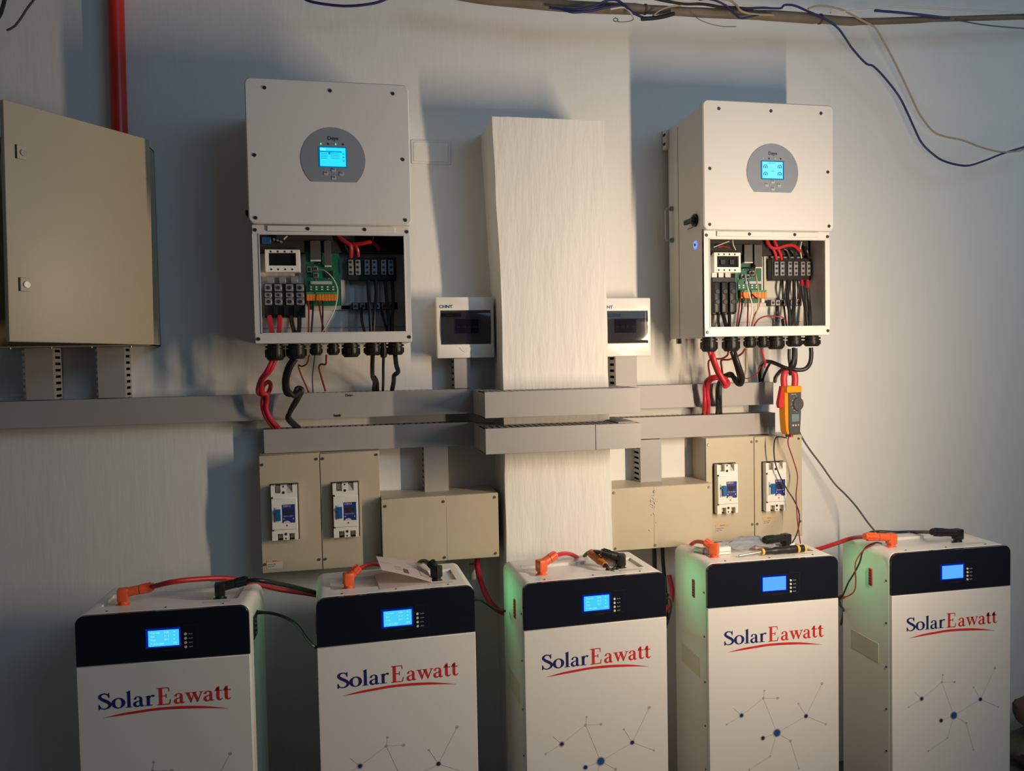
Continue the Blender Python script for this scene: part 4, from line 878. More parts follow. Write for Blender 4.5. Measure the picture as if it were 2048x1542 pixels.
    t = bmesh.new(); vs = [(t.verts.new((p[0], -BD2-.0006, p[1])), t.verts.new((q[0], -BD2-.0006, q[1]))) for p, q in zip(upc, loc)]
    for p, q in zip(vs, vs[1:]): t.faces.new((p[0], p[1], q[1], q[0]))
    for f in t.faces:
        f.normal_update()
        if f.normal.y > 0: f.normal_flip()
    r_ = bmesh.ops.extrude_face_region(t, geom=t.faces[:])
    for e in r_['geom']:
        if isinstance(e, bmesh.types.BMVert): e.co.y += .0003
    BM['swoosh'] = B().add(t).mesh('brand_swoosh', 'redp')
    # printed network of dots and lines
    N = [(-0.0323,0.4802),(-0.0359,0.4586),(0.0077,0.4547),(-0.1028,0.4161),(-0.1468,0.3957),(-0.1271,0.4396),(0.005,0.3546),(-0.0383,0.3441),(0.0468,0.3269),(-0.0167,0.2896),(-0.0805,0.2579),(0.0721,0.2436),(0.0955,0.3935),(0.0723,0.4325),(0.1461,0.4831),(0.158,0.3636)]
    Eg = ((0, 1), (1, 2), (1, 3), (3, 4), (3, 5), (1, 6), (6, 7), (6, 8), (6, 9), (9, 10), (8, 11), (6, 12), (12, 13), (12, 14), (12, 15))
    yy = -BD2
    b = B()
    for i, j in Eg:
        p = Vector((N[i][0], 0, N[i][1])); q = Vector((N[j][0], 0, N[j][1])); d = (q-p).normalized(); nn = Vector((-d.z, 0, d.x))*.00045
        b.prism([((p+nn).x, (p+nn).z), ((p-nn).x, (p-nn).z), ((q-nn).x, (q-nn).z), ((q+nn).x, (q+nn).z)], yy-.0004, yy)
    for i in (0, 1, 2, 4, 8, 9, 10, 11, 13, 15): b.cyl((N[i][0], yy, N[i][1]), (N[i][0], yy-.0005, N[i][1]), .0038 if i in (1, 2, 8) else .0028, n=14)
    b.lathe([(.0030, 0), (.0042, 0), (.0042, .0005), (.0030, .0005)], Matrix.Translation((N[14][0], yy, N[14][1])) @ Matrix.Rotation(math.pi/2, 4, 'X'))
    for i, r in ((3, .0078), (7, .0075), (12, .0072), (6, .0128)): b.cyl((N[i][0], yy, N[i][1]), (N[i][0], yy-.0004, N[i][1]), r, n=20)
    BM['net_grey'] = b.mesh('printed_network', 'greyp')
    for i, r in ((3, .0048), (7, .005), (12, .005)): BM['net_navy%d' % i] = B().cyl((N[i][0], yy, N[i][1]), (N[i][0], yy-.0008, N[i][1]), r, n=16).mesh('printed_dot', 'navy')
    BM['net_blue'] = B().cyl((N[6][0], yy, N[6][1]), (N[6][0], yy-.0008, N[6][1]), .0096, n=22).mesh('printed_big_dot', 'blueprint')
    # left side: red connector strip, screws, recessed grip
    b = B(); b.box(-BW2-.003, -BW2+.002, -.030, -.015, .731, .783, .001); BM['red_terminal_strip'] = b.mesh('red_terminal_strip', 'meter_r')
    b = B()
    for k in range(6): b.box(-BW2-.0036, -BW2-.0028, -.027, -.018, .735+.008*k, .739+.008*k)
    BM['strip_slot'] = b.mesh('strip_slot', 'dark')
    BM['grip'] = B().box(-BW2-.0009, -BW2+.001, -.058, .070, .508, .566, .0004).mesh('side_label', 'sticker')
    b = B()
    for z in (.765, .64, .51, .385, .26): b.cyl((-BW2+.001, -BD2+.025, z), (-BW2-.0015, -BD2+.025, z), .003, n=8)
    BM['side_screws'] = b.mesh('side_screw', 'screw')
    b = B(); b.box(BW2-.002, BW2+.002, -.060, -.010, .742, .800, .0008); BM['port_plate'] = b.mesh('port_plate', 'black')
    b = B()
    for k in range(4): b.cyl((BW2, -.035, .752+.012*k), (BW2+.003, -.035, .752+.012*k), .0028, n=8)
    BM['side_led'] = b.mesh('side_led', 'led_s')
    b = B()
    for x in (-.135, 0, .135): b.cyl((x, -BD2+.026, top-.001), (x, -BD2+.026, top+.0012), .0028, n=8)
    BM['top_screws'] = b.mesh('top_screw', 'screw')
    BM['tray_lip'] = B().box(-.163, .163, .050, .060, top-.008, top+.001, .0006).mesh('tray_lip', 'batt')
    BM['nameplate'] = B().box(.085, .150, -.082, -.066, top-.0004, top+.0005).mesh('terminal_label', 'sticker')
build_battery_meshes()
labels = ['white floor-standing battery at the far left, under the red-looped inverter cables',
          'white floor-standing battery with a sheet of paper on top',
          'white floor-standing battery with an amber screwdriver on top, in front of the pillar',
          'white floor-standing battery with a plastic bag and dark screwdriver on top',
          'white floor-standing battery at the far right end of the row']
BPOS = [(-.6703, -.4006, -.0386, .840), (-.1085, -.444, .0366, .850), (.4143, -.4533, .0339, .849), (.9457, -.4167, -.015, .852), (1.5053, -.4411, -.0042, .850)]
BAT = []
def bloc(i, x, y, z):
    """battery-local point (z from its top) to world"""
    ox, oy, th, zt = BPOS[i]; ax = Vector((math.cos(th), math.sin(th), 0)); ay = Vector((-math.sin(th), math.cos(th), 0))
    c = Vector((ox, oy, 0))+ax*.2+ay*.1177
    v = c+ax*x+ay*y; v.z = zt+z; return v
for i in range(5):
    ox, oy, th, zt = BPOS[i]
    c = bloc(i, 0, 0, 0)
    t = thing('battery', labels[i], 'battery', (c.x, c.y, 0), th, 'white batteries in a row')
    dz = zt-.85
    names = [('case', 'case'), ('front_panel', 'front_panel'), ('fascia', 'fascia'), ('word_blue', 'brand_lettering'), ('word_red', 'brand_lettering'), ('swoosh', 'brand_swoosh'),
             ('net_grey', 'printed_network'), ('net_navy3', 'printed_dot'), ('net_navy7', 'printed_dot'), ('net_navy12', 'printed_dot'), ('net_blue', 'printed_big_dot'), ('red_terminal_strip', 'red_terminal_strip'), ('grip', 'side_label'), ('port_plate', 'port_plate'), ('tray_lip', 'tray_lip'), ('nameplate', 'terminal_label'), ('top_screws', 'top_screw'), ('side_screws', 'side_screw')]
    po = {}
    for k, nme in names: po[k] = place(nme, BM[k], t, (0, 0, dz))
    fa = po['fascia']
    for k, nme in [('screen_glow_rim', 'screen_glow_rim'), ('screen' if i < 3 else 'screen_b', 'screen'), ('module_outline', 'module_outline'), ('button_lettering', 'button_lettering')]+[('dot%d' % q, 'fascia_button') for q in range(4)]+([('screen_text', 'screen_text')] if i < 3 else []):
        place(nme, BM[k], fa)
    place('strip_slot', BM['strip_slot'], po['red_terminal_strip']); sl = place('side_led', BM['side_led'], po['port_plate'])
    l = bpy.data.lights.new('side_led_light', 'SPOT'); l.color = (.10, 1, .34); l.energy = .33; l.shadow_soft_size = .01; l.spot_size = math.radians(150); l.spot_blend = 1
    lo = bpy.data.objects.new('side_led_light', l); COL.objects.link(lo); lo.parent = t; lo.location = (BW2+.006, .015, .790+dz); lo.rotation_euler = Vector((1, -.32, -.12)).to_track_quat('-Z', 'Y').to_euler()
    fh = .03+dz
    for sx in (-1, 1):
        for sy_ in (-1, 1): B().cyl((sx*.16, sy_*.085, 0), (sx*.16, sy_*.085, fh+.0005), .018, .014, 12).obj('foot', 'black', t)
    BAT.append(t)

def plug(i, bx, by, end, cab, r, m, label, group, tip=None):
    """elbow battery plug with its cable: base at battery-local (bx,by), barrel end local (x,y,z above top), cab = world points"""
    base = bloc(i, bx, by, -.0065)
    t = thing('battery_cable', label, 'battery cable', base)
    cm_ = 'redc' if m == 'orange' else 'blackc'
    e = bloc(i, *end)-base; d = Vector((e.x, e.y, 0)); d.normalize()
    rz = math.atan2(d.y, d.x)
    b = B(); b.lathe([(.0165, 0), (.0165, .004), (.0125, .005), (.0115, .014)], n=16)
    b.box(-.0125, .0125, -.0125, .0125, .012, .044, .003, Matrix.Rotation(rz, 4, 'Z'), 2)
    hd = b.obj('elbow', m, t)
    st = Vector((0, 0, .032)); ax = (e-st).normalized(); L_ = (e-st).length
    b = B(); b.cyl(st-ax*.004, st+ax*L_*.52, .0122, .0118, 14); b.cyl(st+ax*L_*.54, st+ax*L_, .0122, .0098, 14)
    for k in range(8):
        q = ax.to_track_quat('Z', 'Y').to_matrix().to_4x4()
        b.box(-.0012, .0012, .0095, .0128, L_*.58, L_*.92, mtx=Matrix.Translation(st) @ q @ Matrix.Rotation(k*math.pi/4, 4, 'Z'))
    bar = b.obj('plug_barrel', m, t)
    B().cyl(st+ax*L_*.515, st+ax*L_*.545, .0108, n=14).obj('seal_ring', 'dark', bar)
    pts = [e+st*0-ax*.012]+[Vector(p)-base for p in cab]
    B().tube(pts, r, n=10).obj('cable', cm_, t)
    return t
plug(0, -.1165, -.031, (*[(-0.0457,-0.0191)][0], .034), [(-0.4609,-0.34,0.8906),(-0.4013,-0.31,0.8853),(-0.3407,-0.27,0.871),(-0.2849,-0.22,0.8406),(-0.2187,-0.17,0.8031),(-0.1399,-0.14,0.7752),(-0.0576,-0.12,0.7452)], .0066, 'orange', 'red cable with orange plug on the leftmost battery', None)
plug(0, .1165, -.033, (*[(0.1851,-0.0206)][0], .036), [(-0.252,-0.33,0.8756),(-0.2076,-0.28,0.8489),(-0.1604,-0.23,0.8187),(-0.1103,-0.18,0.7847),(-0.0433,-0.14,0.7428)], .0060, 'black', 'black cable with black plug on the leftmost battery', None)
plug(1, -.1175, -.036, (*[(-0.088,-0.029)][0], .048), [(0.0254,-0.3,0.8895),(0.0622,-0.26,0.8737),(0.0983,-0.2,0.8355),(0.1136,-0.15,0.7697)], .0056, 'orange', 'red cable with orange plug on the battery with the paper', None)
plug(1, .1123, -.036, (*[(0.0977,-0.0229)][0], .046), [(0.1735,-0.29,0.8859),(0.1599,-0.23,0.8603),(0.1561,-0.17,0.8013)], .0056, 'black', 'black plug behind the sheet of paper on its battery', None)
plug(2, -.1265, -.032, (*[(-0.0797,-0.0155)][0], .044), [(0.5638,-0.31,0.8844),(0.6039,-0.26,0.865),(0.6419,-0.2,0.8296),(0.6636,-0.15,0.7724)], .0060, 'orange', 'red cable with orange plug on the battery before the pillar', None)
plug(2, .1011, -.037, (*[(0.0469,-0.0273)][0], .044), [(0.6516,-0.31,0.884),(0.6489,-0.25,0.8638),(0.6542,-0.19,0.8292),(0.662,-0.15,0.7726)], .0056, 'black', 'black cable with black plug on the battery before the pillar', None)
plug(3, -.141, -.034, (*[(-0.1628,-0.0167)][0], .040), [(0.9946,-0.25,0.8761),(1.0024,-0.19,0.8541),(1.0102,-0.15,0.8285),(1.0151,-0.13,0.7725)], .0060, 'orange', 'red cable with orange plug leaning left beside the plastic bag', None)
plug(3, .1150, .020, (*[(0.0313,-0.0067)][0], .030), [(1.2075,-0.2,0.8552),(1.1809,-0.18,0.8477),(1.1521,-0.15,0.8316),(1.1412,-0.13,0.7875)], .0056, 'black', 'black cable with black plug behind the plastic bag', None)
plug(4, -.139, -.034, (*[(-0.2347,-0.042)][0], .036), [(1.5046,-0.26,0.8556),(1.4795,-0.22,0.8324),(1.4441,-0.18,0.8077),(1.3982,-0.14,0.7834),(1.3387,-0.12,0.7466)], .0066, 'orange', 'red cable with orange plug on the rightmost battery', None)
plug(4, .0880, -.036, (*[(-0.0152,-0.0528)][0], .038), [(1.7418,-0.24,0.8549),(1.6849,-0.22,0.8526),(1.6365,-0.2,0.853),(1.622,-0.17,0.8375),(1.6158,-0.14,0.7815)], .0056, 'black', 'black cable with black plug on the rightmost battery', None)
# link cables between batteries
def link(pts, r, m, label, plugpts=None):
    o = thing('link_cable', label, 'cable', pts[0]); p0 = Vector(pts[0])
    B().tube([Vector(p)-p0 for p in pts], r, n=8).obj('cable_sheath', m, o)
    d = (Vector(pts[1])-p0).normalized()
    B().cyl(-d*.006, d*.018, .0075, .0045, 10).obj('cable_boot', m, o)
link([(-0.2711,-0.3,0.785),(-0.2525,-0.3,0.7826),(-0.2265,-0.3,0.7778),(-0.1964,-0.31,0.769),(-0.1706,-0.33,0.7588),(-0.151,-0.36,0.7477),(-0.1351,-0.39,0.7349),(-0.1195,-0.42,0.7277),(-0.1108,-0.438,0.7276)], .0042, 'blackc', 'black data cable curving between the two leftmost batteries')
link([(0.3074,-0.32,0.7803),(0.3233,-0.31,0.7732),(0.3442,-0.3,0.7559),(0.3664,-0.3,0.74),(0.3964,-0.29,0.7287)], .0036, 'blackc', 'black data cable from the paper battery to the pillar battery')
link([(0.8218,-0.425,0.7775),(0.8423,-0.4,0.7586),(0.8702,-0.34,0.7193),(0.9203,-0.2,0.6361),(0.9396,-0.12,0.5684),(0.9662,-0.01,0.4614)], .0036, 'blackc', 'black data cable between the pillar battery and the next one right')
link([(1.4008,-0.34,0.699),(1.4015,-0.36,0.7131),(1.4129,-0.37,0.7525),(1.4336,-0.37,0.7812),(1.4519,-0.37,0.8126),(1.4682,-0.36,0.8394),(1.4878,-0.36,0.8568),(1.514,-0.36,0.8633),(1.5287,-0.365,0.8611)], .0024, 'blackc', 'thin black wire climbing to the orange plug of the rightmost battery')
link([(1.4021,-0.34,0.6988),(1.4196,-0.36,0.7105),(1.4299,-0.375,0.7293),(1.4347,-0.375,0.7592),(1.4349,-0.372,0.805),(1.4507,-0.368,0.8308),(1.4711,-0.365,0.8474),(1.5088,-0.36,0.8601)], .0020, 'redd', 'thin red wire climbing to the orange plug of the rightmost battery')
link([(1.4231,-0.31,0.6725),(1.4437,-0.29,0.655),(1.4995,-0.22,0.6172),(1.5784,-0.1,0.5501),(1.6336,-0.01,0.4886)], .0038, 'blackc', 'black cable stub at the right side of the plastic bag battery')
cable('power_cable', [(0.3566,-0.06,0.8484),(0.3494,-0.1,0.8052),(0.353,-0.14,0.7705),(0.3667,-0.17,0.7333),(0.3884,-0.17,0.7018),(0.4169,-0.16,0.6797),(0.4694,-0.14,0.6628)], .0078, 'redc', 'red cable dropping under the left junction box to behind the pillar battery')
cable('power_cable', [(0.9386,-0.16,0.7546),(0.9437,-0.17,0.7102),(0.9341,-0.18,0.6704),(0.9199,-0.17,0.6466)], .0075, 'redc', 'red cable in the gap between the pillar battery and the bag battery')
cable('power_cable', [(0.9223,-0.08,0.8306),(0.9234,-0.08,0.7823),(0.9183,-0.09,0.7049),(0.9146,-0.1,0.5959)], .007, 'blackc', 'black cable dropping from the right junction box, left of two')
cable('power_cable', [(0.9511,-0.08,0.8287),(0.9521,-0.08,0.7802),(0.9538,-0.09,0.7022),(0.955,-0.1,0.5924)], .006, 'blackc', 'black cable dropping from the right junction box, right of two')
tag(B().cyl([(0.3403,-0.07,0.8088)][0], [(0.3393,-0.07,0.7626)][0], .012, .011).obj('conduit_stub', 'plate'), 'pale stub of conduit under the left junction box', 'conduit')

# ------------------------------------------------------------------ clutter on the batteries
def sheet(name, P, m, thick=.0006, nu=8, nv=6, bend=0):
    """bilinear sheet through 4 corners (tl,tr,br,bl) with a bend"""
    t = bmesh.new(); P = [Vector(p) for p in P]; g = []
    for j in range(nv+1):
        v = j/nv; row = []
        for k in range(nu+1):
            u = k/nu; p = P[0]*(1-u)*(1-v)+P[1]*u*(1-v)+P[2]*u*v+P[3]*(1-u)*v; p.z += bend*math.sin(math.pi*u)
            row.append(t.verts.new(p))
        g.append(row)
    for a, c in zip(g, g[1:]):
        for k in range(nu): t.faces.new((a[k], a[k+1], c[k+1], c[k]))
    return B().add(t)
# folded sheet of paper: lower leaf flat, upper leaf tilted up at the left
pt = thing('paper_sheet', 'folded printed paper lying open on the battery, tilted up at its left', 'paper', tuple(bloc(1, .02, -.05, .001)))
o0 = bloc(1, .02, -.05, .001)
def pl_(i, pts): return [bloc(i, *p)-o0 for p in pts]
A = [(-0.0399,-0.0864),(0.0949,-0.0682),(0.0884,0.0809),(-0.0455,0.0641)]
Wp = [(0.0446,-0.3,0.9106),(0.178,-0.27,0.8726),(0.1869,-0.385,0.8522),(0.0555,-0.4,0.8989)]
sheet('paper_leaf', pl_(1, [(*A[3], .0015), (*A[2], .0015), (*A[1], .0015), (*A[0], .0015)]), 'paper').obj('lower_leaf', 'paper', pt)
UP = [Vector(p)-o0 for p in Wp]
sheet('paper_leaf', UP, 'paper', bend=.002).obj('upper_leaf', 'paper', pt)
def on_leaf(u, v, off=.0008):
    p = UP[0]*(1-u)*(1-v)+UP[1]*u*(1-v)+UP[2]*u*v+UP[3]*(1-u)*v; p.z += .002*math.sin(math.pi*u)
    n = (UP[1]-UP[0]).cross(UP[3]-UP[0]).normalized(); n = n if n.z > 0 else -n
    return p+n*off
def patch(u0, u1, v0, v1, nm, m): sheet(nm, [on_leaf(u0, v0), on_leaf(u1, v0), on_leaf(u1, v1), on_leaf(u0, v1)], m, .0002, 1, 1).obj(nm, m, pt)
patch(.05, .75, .40, .43, 'printed_line', 'greyp'); patch(.46, .56, .62, .86, 'printed_block', 'greyc'); patch(.80, .97, .25, .80, 'printed_picture', 'greyp'); patch(.30, .44, .55, .60, 'printed_line', 'greyp'); patch(.30, .44, .68, .72, 'printed_line', 'greyp')
# amber screwdriver (battery 3) with white bundle
sd = thing('screwdriver', 'amber handled screwdriver lying by the black plug before the pillar', 'screwdriver', tuple(bloc(2, .04, .0, 0)))
q0 = bloc(2, .04, 0, 0)
a = bloc(2, .052, -.045, .012)-q0; c_ = bloc(2, .035, .03, .030)-q0
B().tube([a, a.lerp(c_, .3), a.lerp(c_, .7), c_], [.009, .012, .0125, .0095], n=10).obj('grip', 'ambergrip', sd)
dd = (a-c_).normalized(); B().cyl(a, a+dd*.016, .006, .004, 10).obj('ferrule', 'screw', sd)
B().cyl(a+dd*.012+Vector((0, 0, -.002)), a+dd*.030+Vector((.012, 0, -.008)), .0026, n=8).obj('shaft', 'metal', sd)
wb = thing('plug_cap', 'white plastic cap lying under the black plug before the pillar', 'cap', tuple(bloc(2, .075, -.01, -.006)))
B().tube([(-.018, .012, .020), (0, 0, .018), (.020, -.012, .014)], [.011, .0125, .010], n=10).obj('cap_shell', 'offw', wb)
B().lathe([(.012, 0), (.013, .003), (.010, .006)], Matrix.Translation((.018, -.022, .001))).obj('cap_ring', 'button', wb)
for k, (x, y) in enumerate(((.055, -.055), (.070, -.058), (.083, -.056))):
    p = bloc(2, x, y, 0); tag(B().lathe([(.004, 0), (.0055, .001), (.0055, .003), (.003, .0055)], Matrix.Translation(p), 8).obj('loose_screw', 'screw'), ('small dark screw on the pillar battery, leftmost of three', 'small dark screw on the pillar battery, middle of three', 'small dark screw on the pillar battery, nearest the black plug')[k], 'screw', 'loose screws')
# battery 4 : screwdriver, bag, white bits
e0 = Vector((*[(-0.0109,-0.0664)][0], .012)); e1 = Vector((*[(0.132,-0.0589)][0], .012))
p0 = bloc(3, *e0); p1 = bloc(3, *e1); s2_ = thing('screwdriver', 'black handled screwdriver with yellow rings lying before the plastic bag', 'screwdriver', tuple((p0+p1)/2)); mid = (p0+p1)/2
dv = (p1-p0)
f = lambda u: p0+dv*u-mid
B().tube([f(.03), f(.3), f(.6), f(.80)], [.0085, .0105, .0115, .0105], n=12).obj('grip', 'black', s2_)
B().cyl(f(0), f(.05), .0095, n=12).obj('yellow_ring', 'yel', s2_); B().cyl(f(.79), f(.84), .0118, n=12).obj('yellow_ring', 'yel', s2_)
B().cyl(f(.84), f(.95), .0105, n=12).obj('grip_end', 'black', s2_); B().cyl(f(.95), f(1.0), .0108, .009, 12).obj('yellow_cap', 'yel', s2_)
B().cyl(f(0), f(-.50)+Vector((0, 0, -.006)), .0028, n=8).obj('shaft', 'metal', s2_)
bg = thing('plastic_bag', 'crumpled clear plastic bag holding papers on the bag-topped battery', 'bag', tuple(bloc(3, .02, .03, 0))); bo = bloc(3, .02, .03, 0)
C4 = [(-0.0916,0.0196),(-0.0258,0.033),(-0.0113,-0.0723),(-0.0277,-0.0672),(-0.0753,-0.0427)]
t = bmesh.new(); pts = [bloc(3, -.075, .012, .008), bloc(3, -.01, .050, .040), bloc(3, .075, .055, .036), bloc(3, .070, -.005, .020), bloc(3, -.005, -.012, .016)]
nu, nv = 12, 8; g = []
c0, c1, c2, c3 = bloc(3, -.085, .045, .020)-bo, bloc(3, .070, .050, .022)-bo, bloc(3, .078, -.012, .004)-bo, bloc(3, -.055, -.008, .004)-bo
for j in range(nv+1):
    v = j/nv; row = []
    for k in range(nu+1):
        u = k/nu; p = c0*(1-u)*(1-v)+c1*u*(1-v)+c2*u*v+c3*(1-u)*v
        p.z += .020*math.sin(math.pi*u)*math.sin(math.pi*(.15+.7*v))+.008*NZ.noise(Vector((u*6, v*6, 2)))
        p += NZ.noise_vector(Vector((u*5, v*5, 7)))*.004; row.append(t.verts.new(p))
    g.append(row)
for a, c in zip(g, g[1:]):
    for k in range(nu): t.faces.new((a[k], a[k+1], c[k+1], c[k]))
bmesh.ops.solidify(t, geom=t.faces[:], thickness=.0005)
B().add(t).obj('bag_film', 'bag', bg)
B().box(-.02, .055, -.025, .012, .002, .012, .001, Matrix.Rotation(.25, 4, 'Z')).obj('paper_inside', 'paper', bg)
wbx = thing('white_block', 'small white plastic block beside the leaning orange plug', 'block', tuple(bloc(3, -.098, .005, -.006)), -.015)
B().box(-.020, .024, -.010, .010, 0, .022, .002).obj('block_body', 'offw', wbx); B().box(-.018, .022, -.011, -.009, .008, .010).obj('block_groove', 'greyp', wbx)
wc = thing('plug_cap', 'white round plastic cap lying left of the leaning orange plug', 'cap', tuple(bloc(3, -.150, .002, -.006)))
B().tube([(-.022, .030, .012), (-.006, .008, .012), (.008, -.012, .011)], [.009, .0105, .008], n=10).obj('cap_shell', 'offw', wc)
B().cyl((-.003, .004, .012), (.0, .0, .012), .0112, n=12).obj('cap_ring', 'greyp', wc)

# ------------------------------------------------------------------ overhead pole and loose wires
PP = [(0.2394,-0.16,2.4865),(0.3827,-0.16,2.4714),(0.53,-0.16,2.4675),(0.6812,-0.16,2.4663),(0.884,-0.16,2.4728),(1.061,-0.16,2.4757),(1.2942,-0.16,2.4821),(1.4695,-0.155,2.485),(1.6145,-0.15,2.4887),(1.8746,-0.145,2.514),(2.0687,-0.14,2.5336),(2.2692,-0.135,2.5538),(2.559,-0.13,2.5801)]
po = thing('overhead_pole', 'weathered brown pole running across the top of the wall', 'pole', PP[4])
p0 = Vector(PP[4]); B().tube([Vector(p)-p0 for p in PP], [.016, .016, .0165, .0165, .0135, .0145, .0160, .0135, .0105, .0085, .0090, .0105, .0115], n=12).obj('pole_shaft', 'pole', po)
for q in [(0.884,-0.16,2.4728),(1.4695,-0.155,2.485)]:
    B().cyl(Vector(q)-p0-Vector((.003, 0, 0)), Vector(q)-p0+Vector((.003, 0, 0)), .0158, n=14).obj('pole_joint', 'brown', po)
W1 = [
 ([(0.5794,-0.18,2.4462),(0.6134,-0.185,2.4417),(0.6506,-0.19,2.4328),(0.7044,-0.185,2.4432),(0.7522,-0.18,2.4579),(0.8055,-0.18,2.4671)], .0040, 'bluec', 'dark blue cable sagging along the pole underside, lower of the two'),
 ([(0.6199,-0.185,2.443),(0.667,-0.19,2.4416),(0.7161,-0.19,2.4566),(0.7492,-0.19,2.4719),(0.7789,-0.19,2.4764),(0.802,-0.19,2.4662),(0.8316,-0.19,2.4433),(0.8649,-0.19,2.4314),(0.8851,-0.19,2.4296)], .0036, 'bluec', 'blue cable arching over the pole left of its dark joint'),
 ([(0.7654,-0.18,2.4541),(0.8036,-0.185,2.4592),(0.8216,-0.19,2.4458),(0.838,-0.19,2.425),(0.86,-0.185,2.4216),(0.8856,-0.18,2.4276)], .0028, 'whitec', 'pale wire dipping below the pole beside the blue cable'),
 ([(0.8582,-0.19,2.4279),(0.8939,-0.185,2.4339),(0.93,-0.18,2.4431),(0.9664,-0.175,2.4561)], .0062, 'black', 'taped black bundle hanging under the pole'),
 ([(0.8347,-0.19,2.4279),(0.8246,-0.19,2.4195),(0.8012,-0.19,2.4148),(0.7846,-0.19,2.4153),(0.7841,-0.19,2.4215),(0.7765,-0.19,2.4247),(0.7708,-0.19,2.4191),(0.7763,-0.19,2.4142),(0.783,-0.19,2.4168)], .0012, 'screw', 'thin curled wire end below the pole'),
 ([(1.0264,-0.18,2.4573),(1.0435,-0.18,2.4425),(1.0783,-0.18,2.432),(1.1203,-0.18,2.4266),(1.1663,-0.18,2.4286)], .0012, 'greyc', 'thin stray wire drooping below the pole middle'),
 ([(0.9034,-0.18,2.4933),(0.951,-0.18,2.4878),(0.999,-0.18,2.4847),(1.058,-0.18,2.4881),(1.1103,-0.18,2.4837),(1.1643,-0.178,2.485),(1.2257,-0.17,2.4894)], .0042, 'black', 'black cable lying along the pole top'),
 ([(0.9272,-0.18,2.495),(0.9888,-0.18,2.4955),(1.058,-0.18,2.4945),(1.129,-0.178,2.4923),(1.2015,-0.175,2.4943),(1.2762,-0.17,2.4977)], .0030, 'whitec', 'pale grey wire lying along the pole top'),
 ([(0.8925,-0.18,2.4375),(0.9111,-0.185,2.4539),(0.9419,-0.185,2.4692),(0.9886,-0.18,2.4796)], .0022, 'tanc', 'tan wire wrapped round the pole near the taped bundle'),
 ([(1.0442,-0.18,2.4999),(1.0721,-0.18,2.5044),(1.1045,-0.185,2.4971),(1.136,-0.185,2.4833),(1.1605,-0.185,2.4625),(1.1781,-0.185,2.4524),(1.2128,-0.18,2.4616),(1.2732,-0.175,2.479)], .0030, 'bluec', 'blue and white wire looping under the pole'),
 ([(1.1141,-0.18,2.508),(1.1442,-0.183,2.504),(1.1643,-0.185,2.49),(1.1783,-0.185,2.4749),(1.2165,-0.18,2.4699),(1.2913,-0.175,2.4737)], .0034, 'tanc', 'tan cable winding over the pole right of its middle'),
 ([(1.1854,-0.175,2.486),(1.2594,-0.175,2.4927),(1.3156,-0.175,2.4956),(1.3297,-0.175,2.5063),(1.3628,-0.175,2.5073),(1.4073,-0.172,2.4959),(1.4693,-0.165,2.4795),(1.5278,-0.15,2.4614),(1.569,-0.14,2.4375),(1.6007,-0.13,2.4104),(1.6555,-0.12,2.3708),(1.6896,-0.115,2.3633),(1.7419,-0.11,2.3229),(1.7961,-0.1,2.2746),(1.8274,-0.1,2.2214),(1.851,-0.1,2.1767),(1.88,-0.1,2.1274),(1.9183,-0.105,2.0906),(1.9621,-0.11,2.0654),(2.0339,-0.12,2.0512),(2.0997,-0.125,2.0681),(2.1713,-0.13,2.0946),(2.2478,-0.135,2.1167),(2.3271,-0.14,2.1414)], .0034, 'bluec', 'dark blue cable drooping from the pole to the right edge'),
 ([(1.4102,-0.175,2.5012),(1.4486,-0.175,2.5123),(1.5084,-0.172,2.5113),(1.55,-0.168,2.5029),(1.6047,-0.16,2.4861),(1.6617,-0.15,2.4698),(1.7042,-0.14,2.4391),(1.7422,-0.13,2.3963),(1.791,-0.12,2.3309),(1.8352,-0.11,2.2687),(1.8666,-0.11,2.2155),(1.91,-0.115,2.1632),(1.9535,-0.12,2.1451),(2.0132,-0.125,2.1344),(2.0895,-0.13,2.1104),(2.1584,-0.132,2.0983),(2.2214,-0.135,2.1019),(2.2515,-0.138,2.1114),(2.3272,-0.14,2.1368)], .0030, 'tanc', 'tan cable drooping from the pole beside the blue one'),
 ([(1.4903,-0.17,2.4959),(1.5598,-0.168,2.5065),(1.6409,-0.165,2.5189),(1.7309,-0.165,2.5337),(1.8058,-0.16,2.5379),(1.9207,-0.158,2.5421),(2.0388,-0.155,2.5455),(2.2306,-0.15,2.5536),(2.3141,-0.15,2.5569)], .0030, 'whitec', 'pale wire arching above the pole at right'),
 ([(1.6486,-0.168,2.5138),(1.7208,-0.165,2.5155),(1.8007,-0.16,2.5164),(1.8818,-0.155,2.5159),(1.938,-0.15,2.5163)], .0042, 'bluec', 'short dark blue cable joining the pole at right'),
 ([(1.9589,-0.15,2.5132),(2.0452,-0.148,2.5061),(2.1282,-0.145,2.5044),(2.2473,-0.14,2.5107),(2.3246,-0.14,2.5142)], .0022, 'greyc', 'thin dark wire running below the pole end at right'),
 ([(-0.121,-0.12,2.4593),(-0.0874,-0.12,2.4452),(0.0017,-0.12,2.4402),(0.0858,-0.12,2.4544),(0.1357,-0.12,2.4775)], .0040, 'bluec', 'dark blue cable loop dipping in at the top above the left inverter'),
 ([(-0.7989,-0.12,2.4028),(-0.8204,-0.11,2.3817),(-0.8405,-0.1,2.3587),(-0.8604,-0.09,2.3411),(-0.8817,-0.08,2.3336)], .0030, 'greyc', 'frayed grey wire end at the top left corner'),
 ([(-0.8685,-0.12,2.3998),(-0.8743,-0.12,2.3792),(-0.8801,-0.12,2.3605),(-0.8926,-0.12,2.3395)], .0050, 'black', 'black cable crossing the top left corner'),
]
for pts, r, m, lb in W1: cable('loose_wire', [(x, y-.008 if y < -.14 else y, z) for x, y, z in pts], r, m, lb, 'wire', n=8)

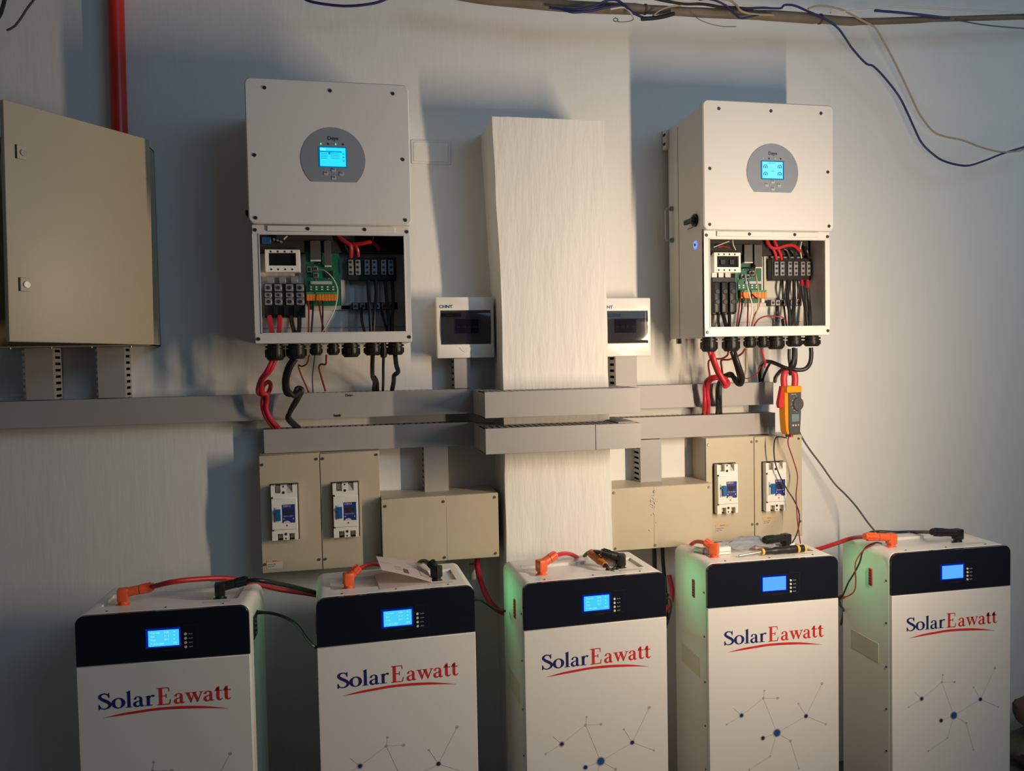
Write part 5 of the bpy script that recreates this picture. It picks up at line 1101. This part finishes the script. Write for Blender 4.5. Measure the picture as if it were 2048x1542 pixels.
# ------------------------------------------------------------------ clutter in the far right corner
def lump(name, label, cat, c, sx, sy_, sz, m, seed):
    t = bmesh.new(); bmesh.ops.create_icosphere(t, subdivisions=3, radius=1)
    for v in t.verts:
        n = NZ.noise(v.co*2.1+Vector((seed, 0, 0)))*.22+1
        v.co = Vector((v.co.x*sx*n, v.co.y*sy_*n, max(-.98, v.co.z)*sz))
        v.co.z = max(v.co.z, -sz*.9)
    return tag(B().add(t).obj(name, m, None, c), label, cat)
lump('cloth_sack', 'dark olive sack on the floor right of the last battery', 'sack', (2.31, -.22, .065), .16, .13, .065/.9, 'olive', 1)
lump('cloth_sack', 'brown cloth bundle lying on the olive sack', 'sack', (2.30, -.22, .19), .14, .11, .062, 'brown', 5)
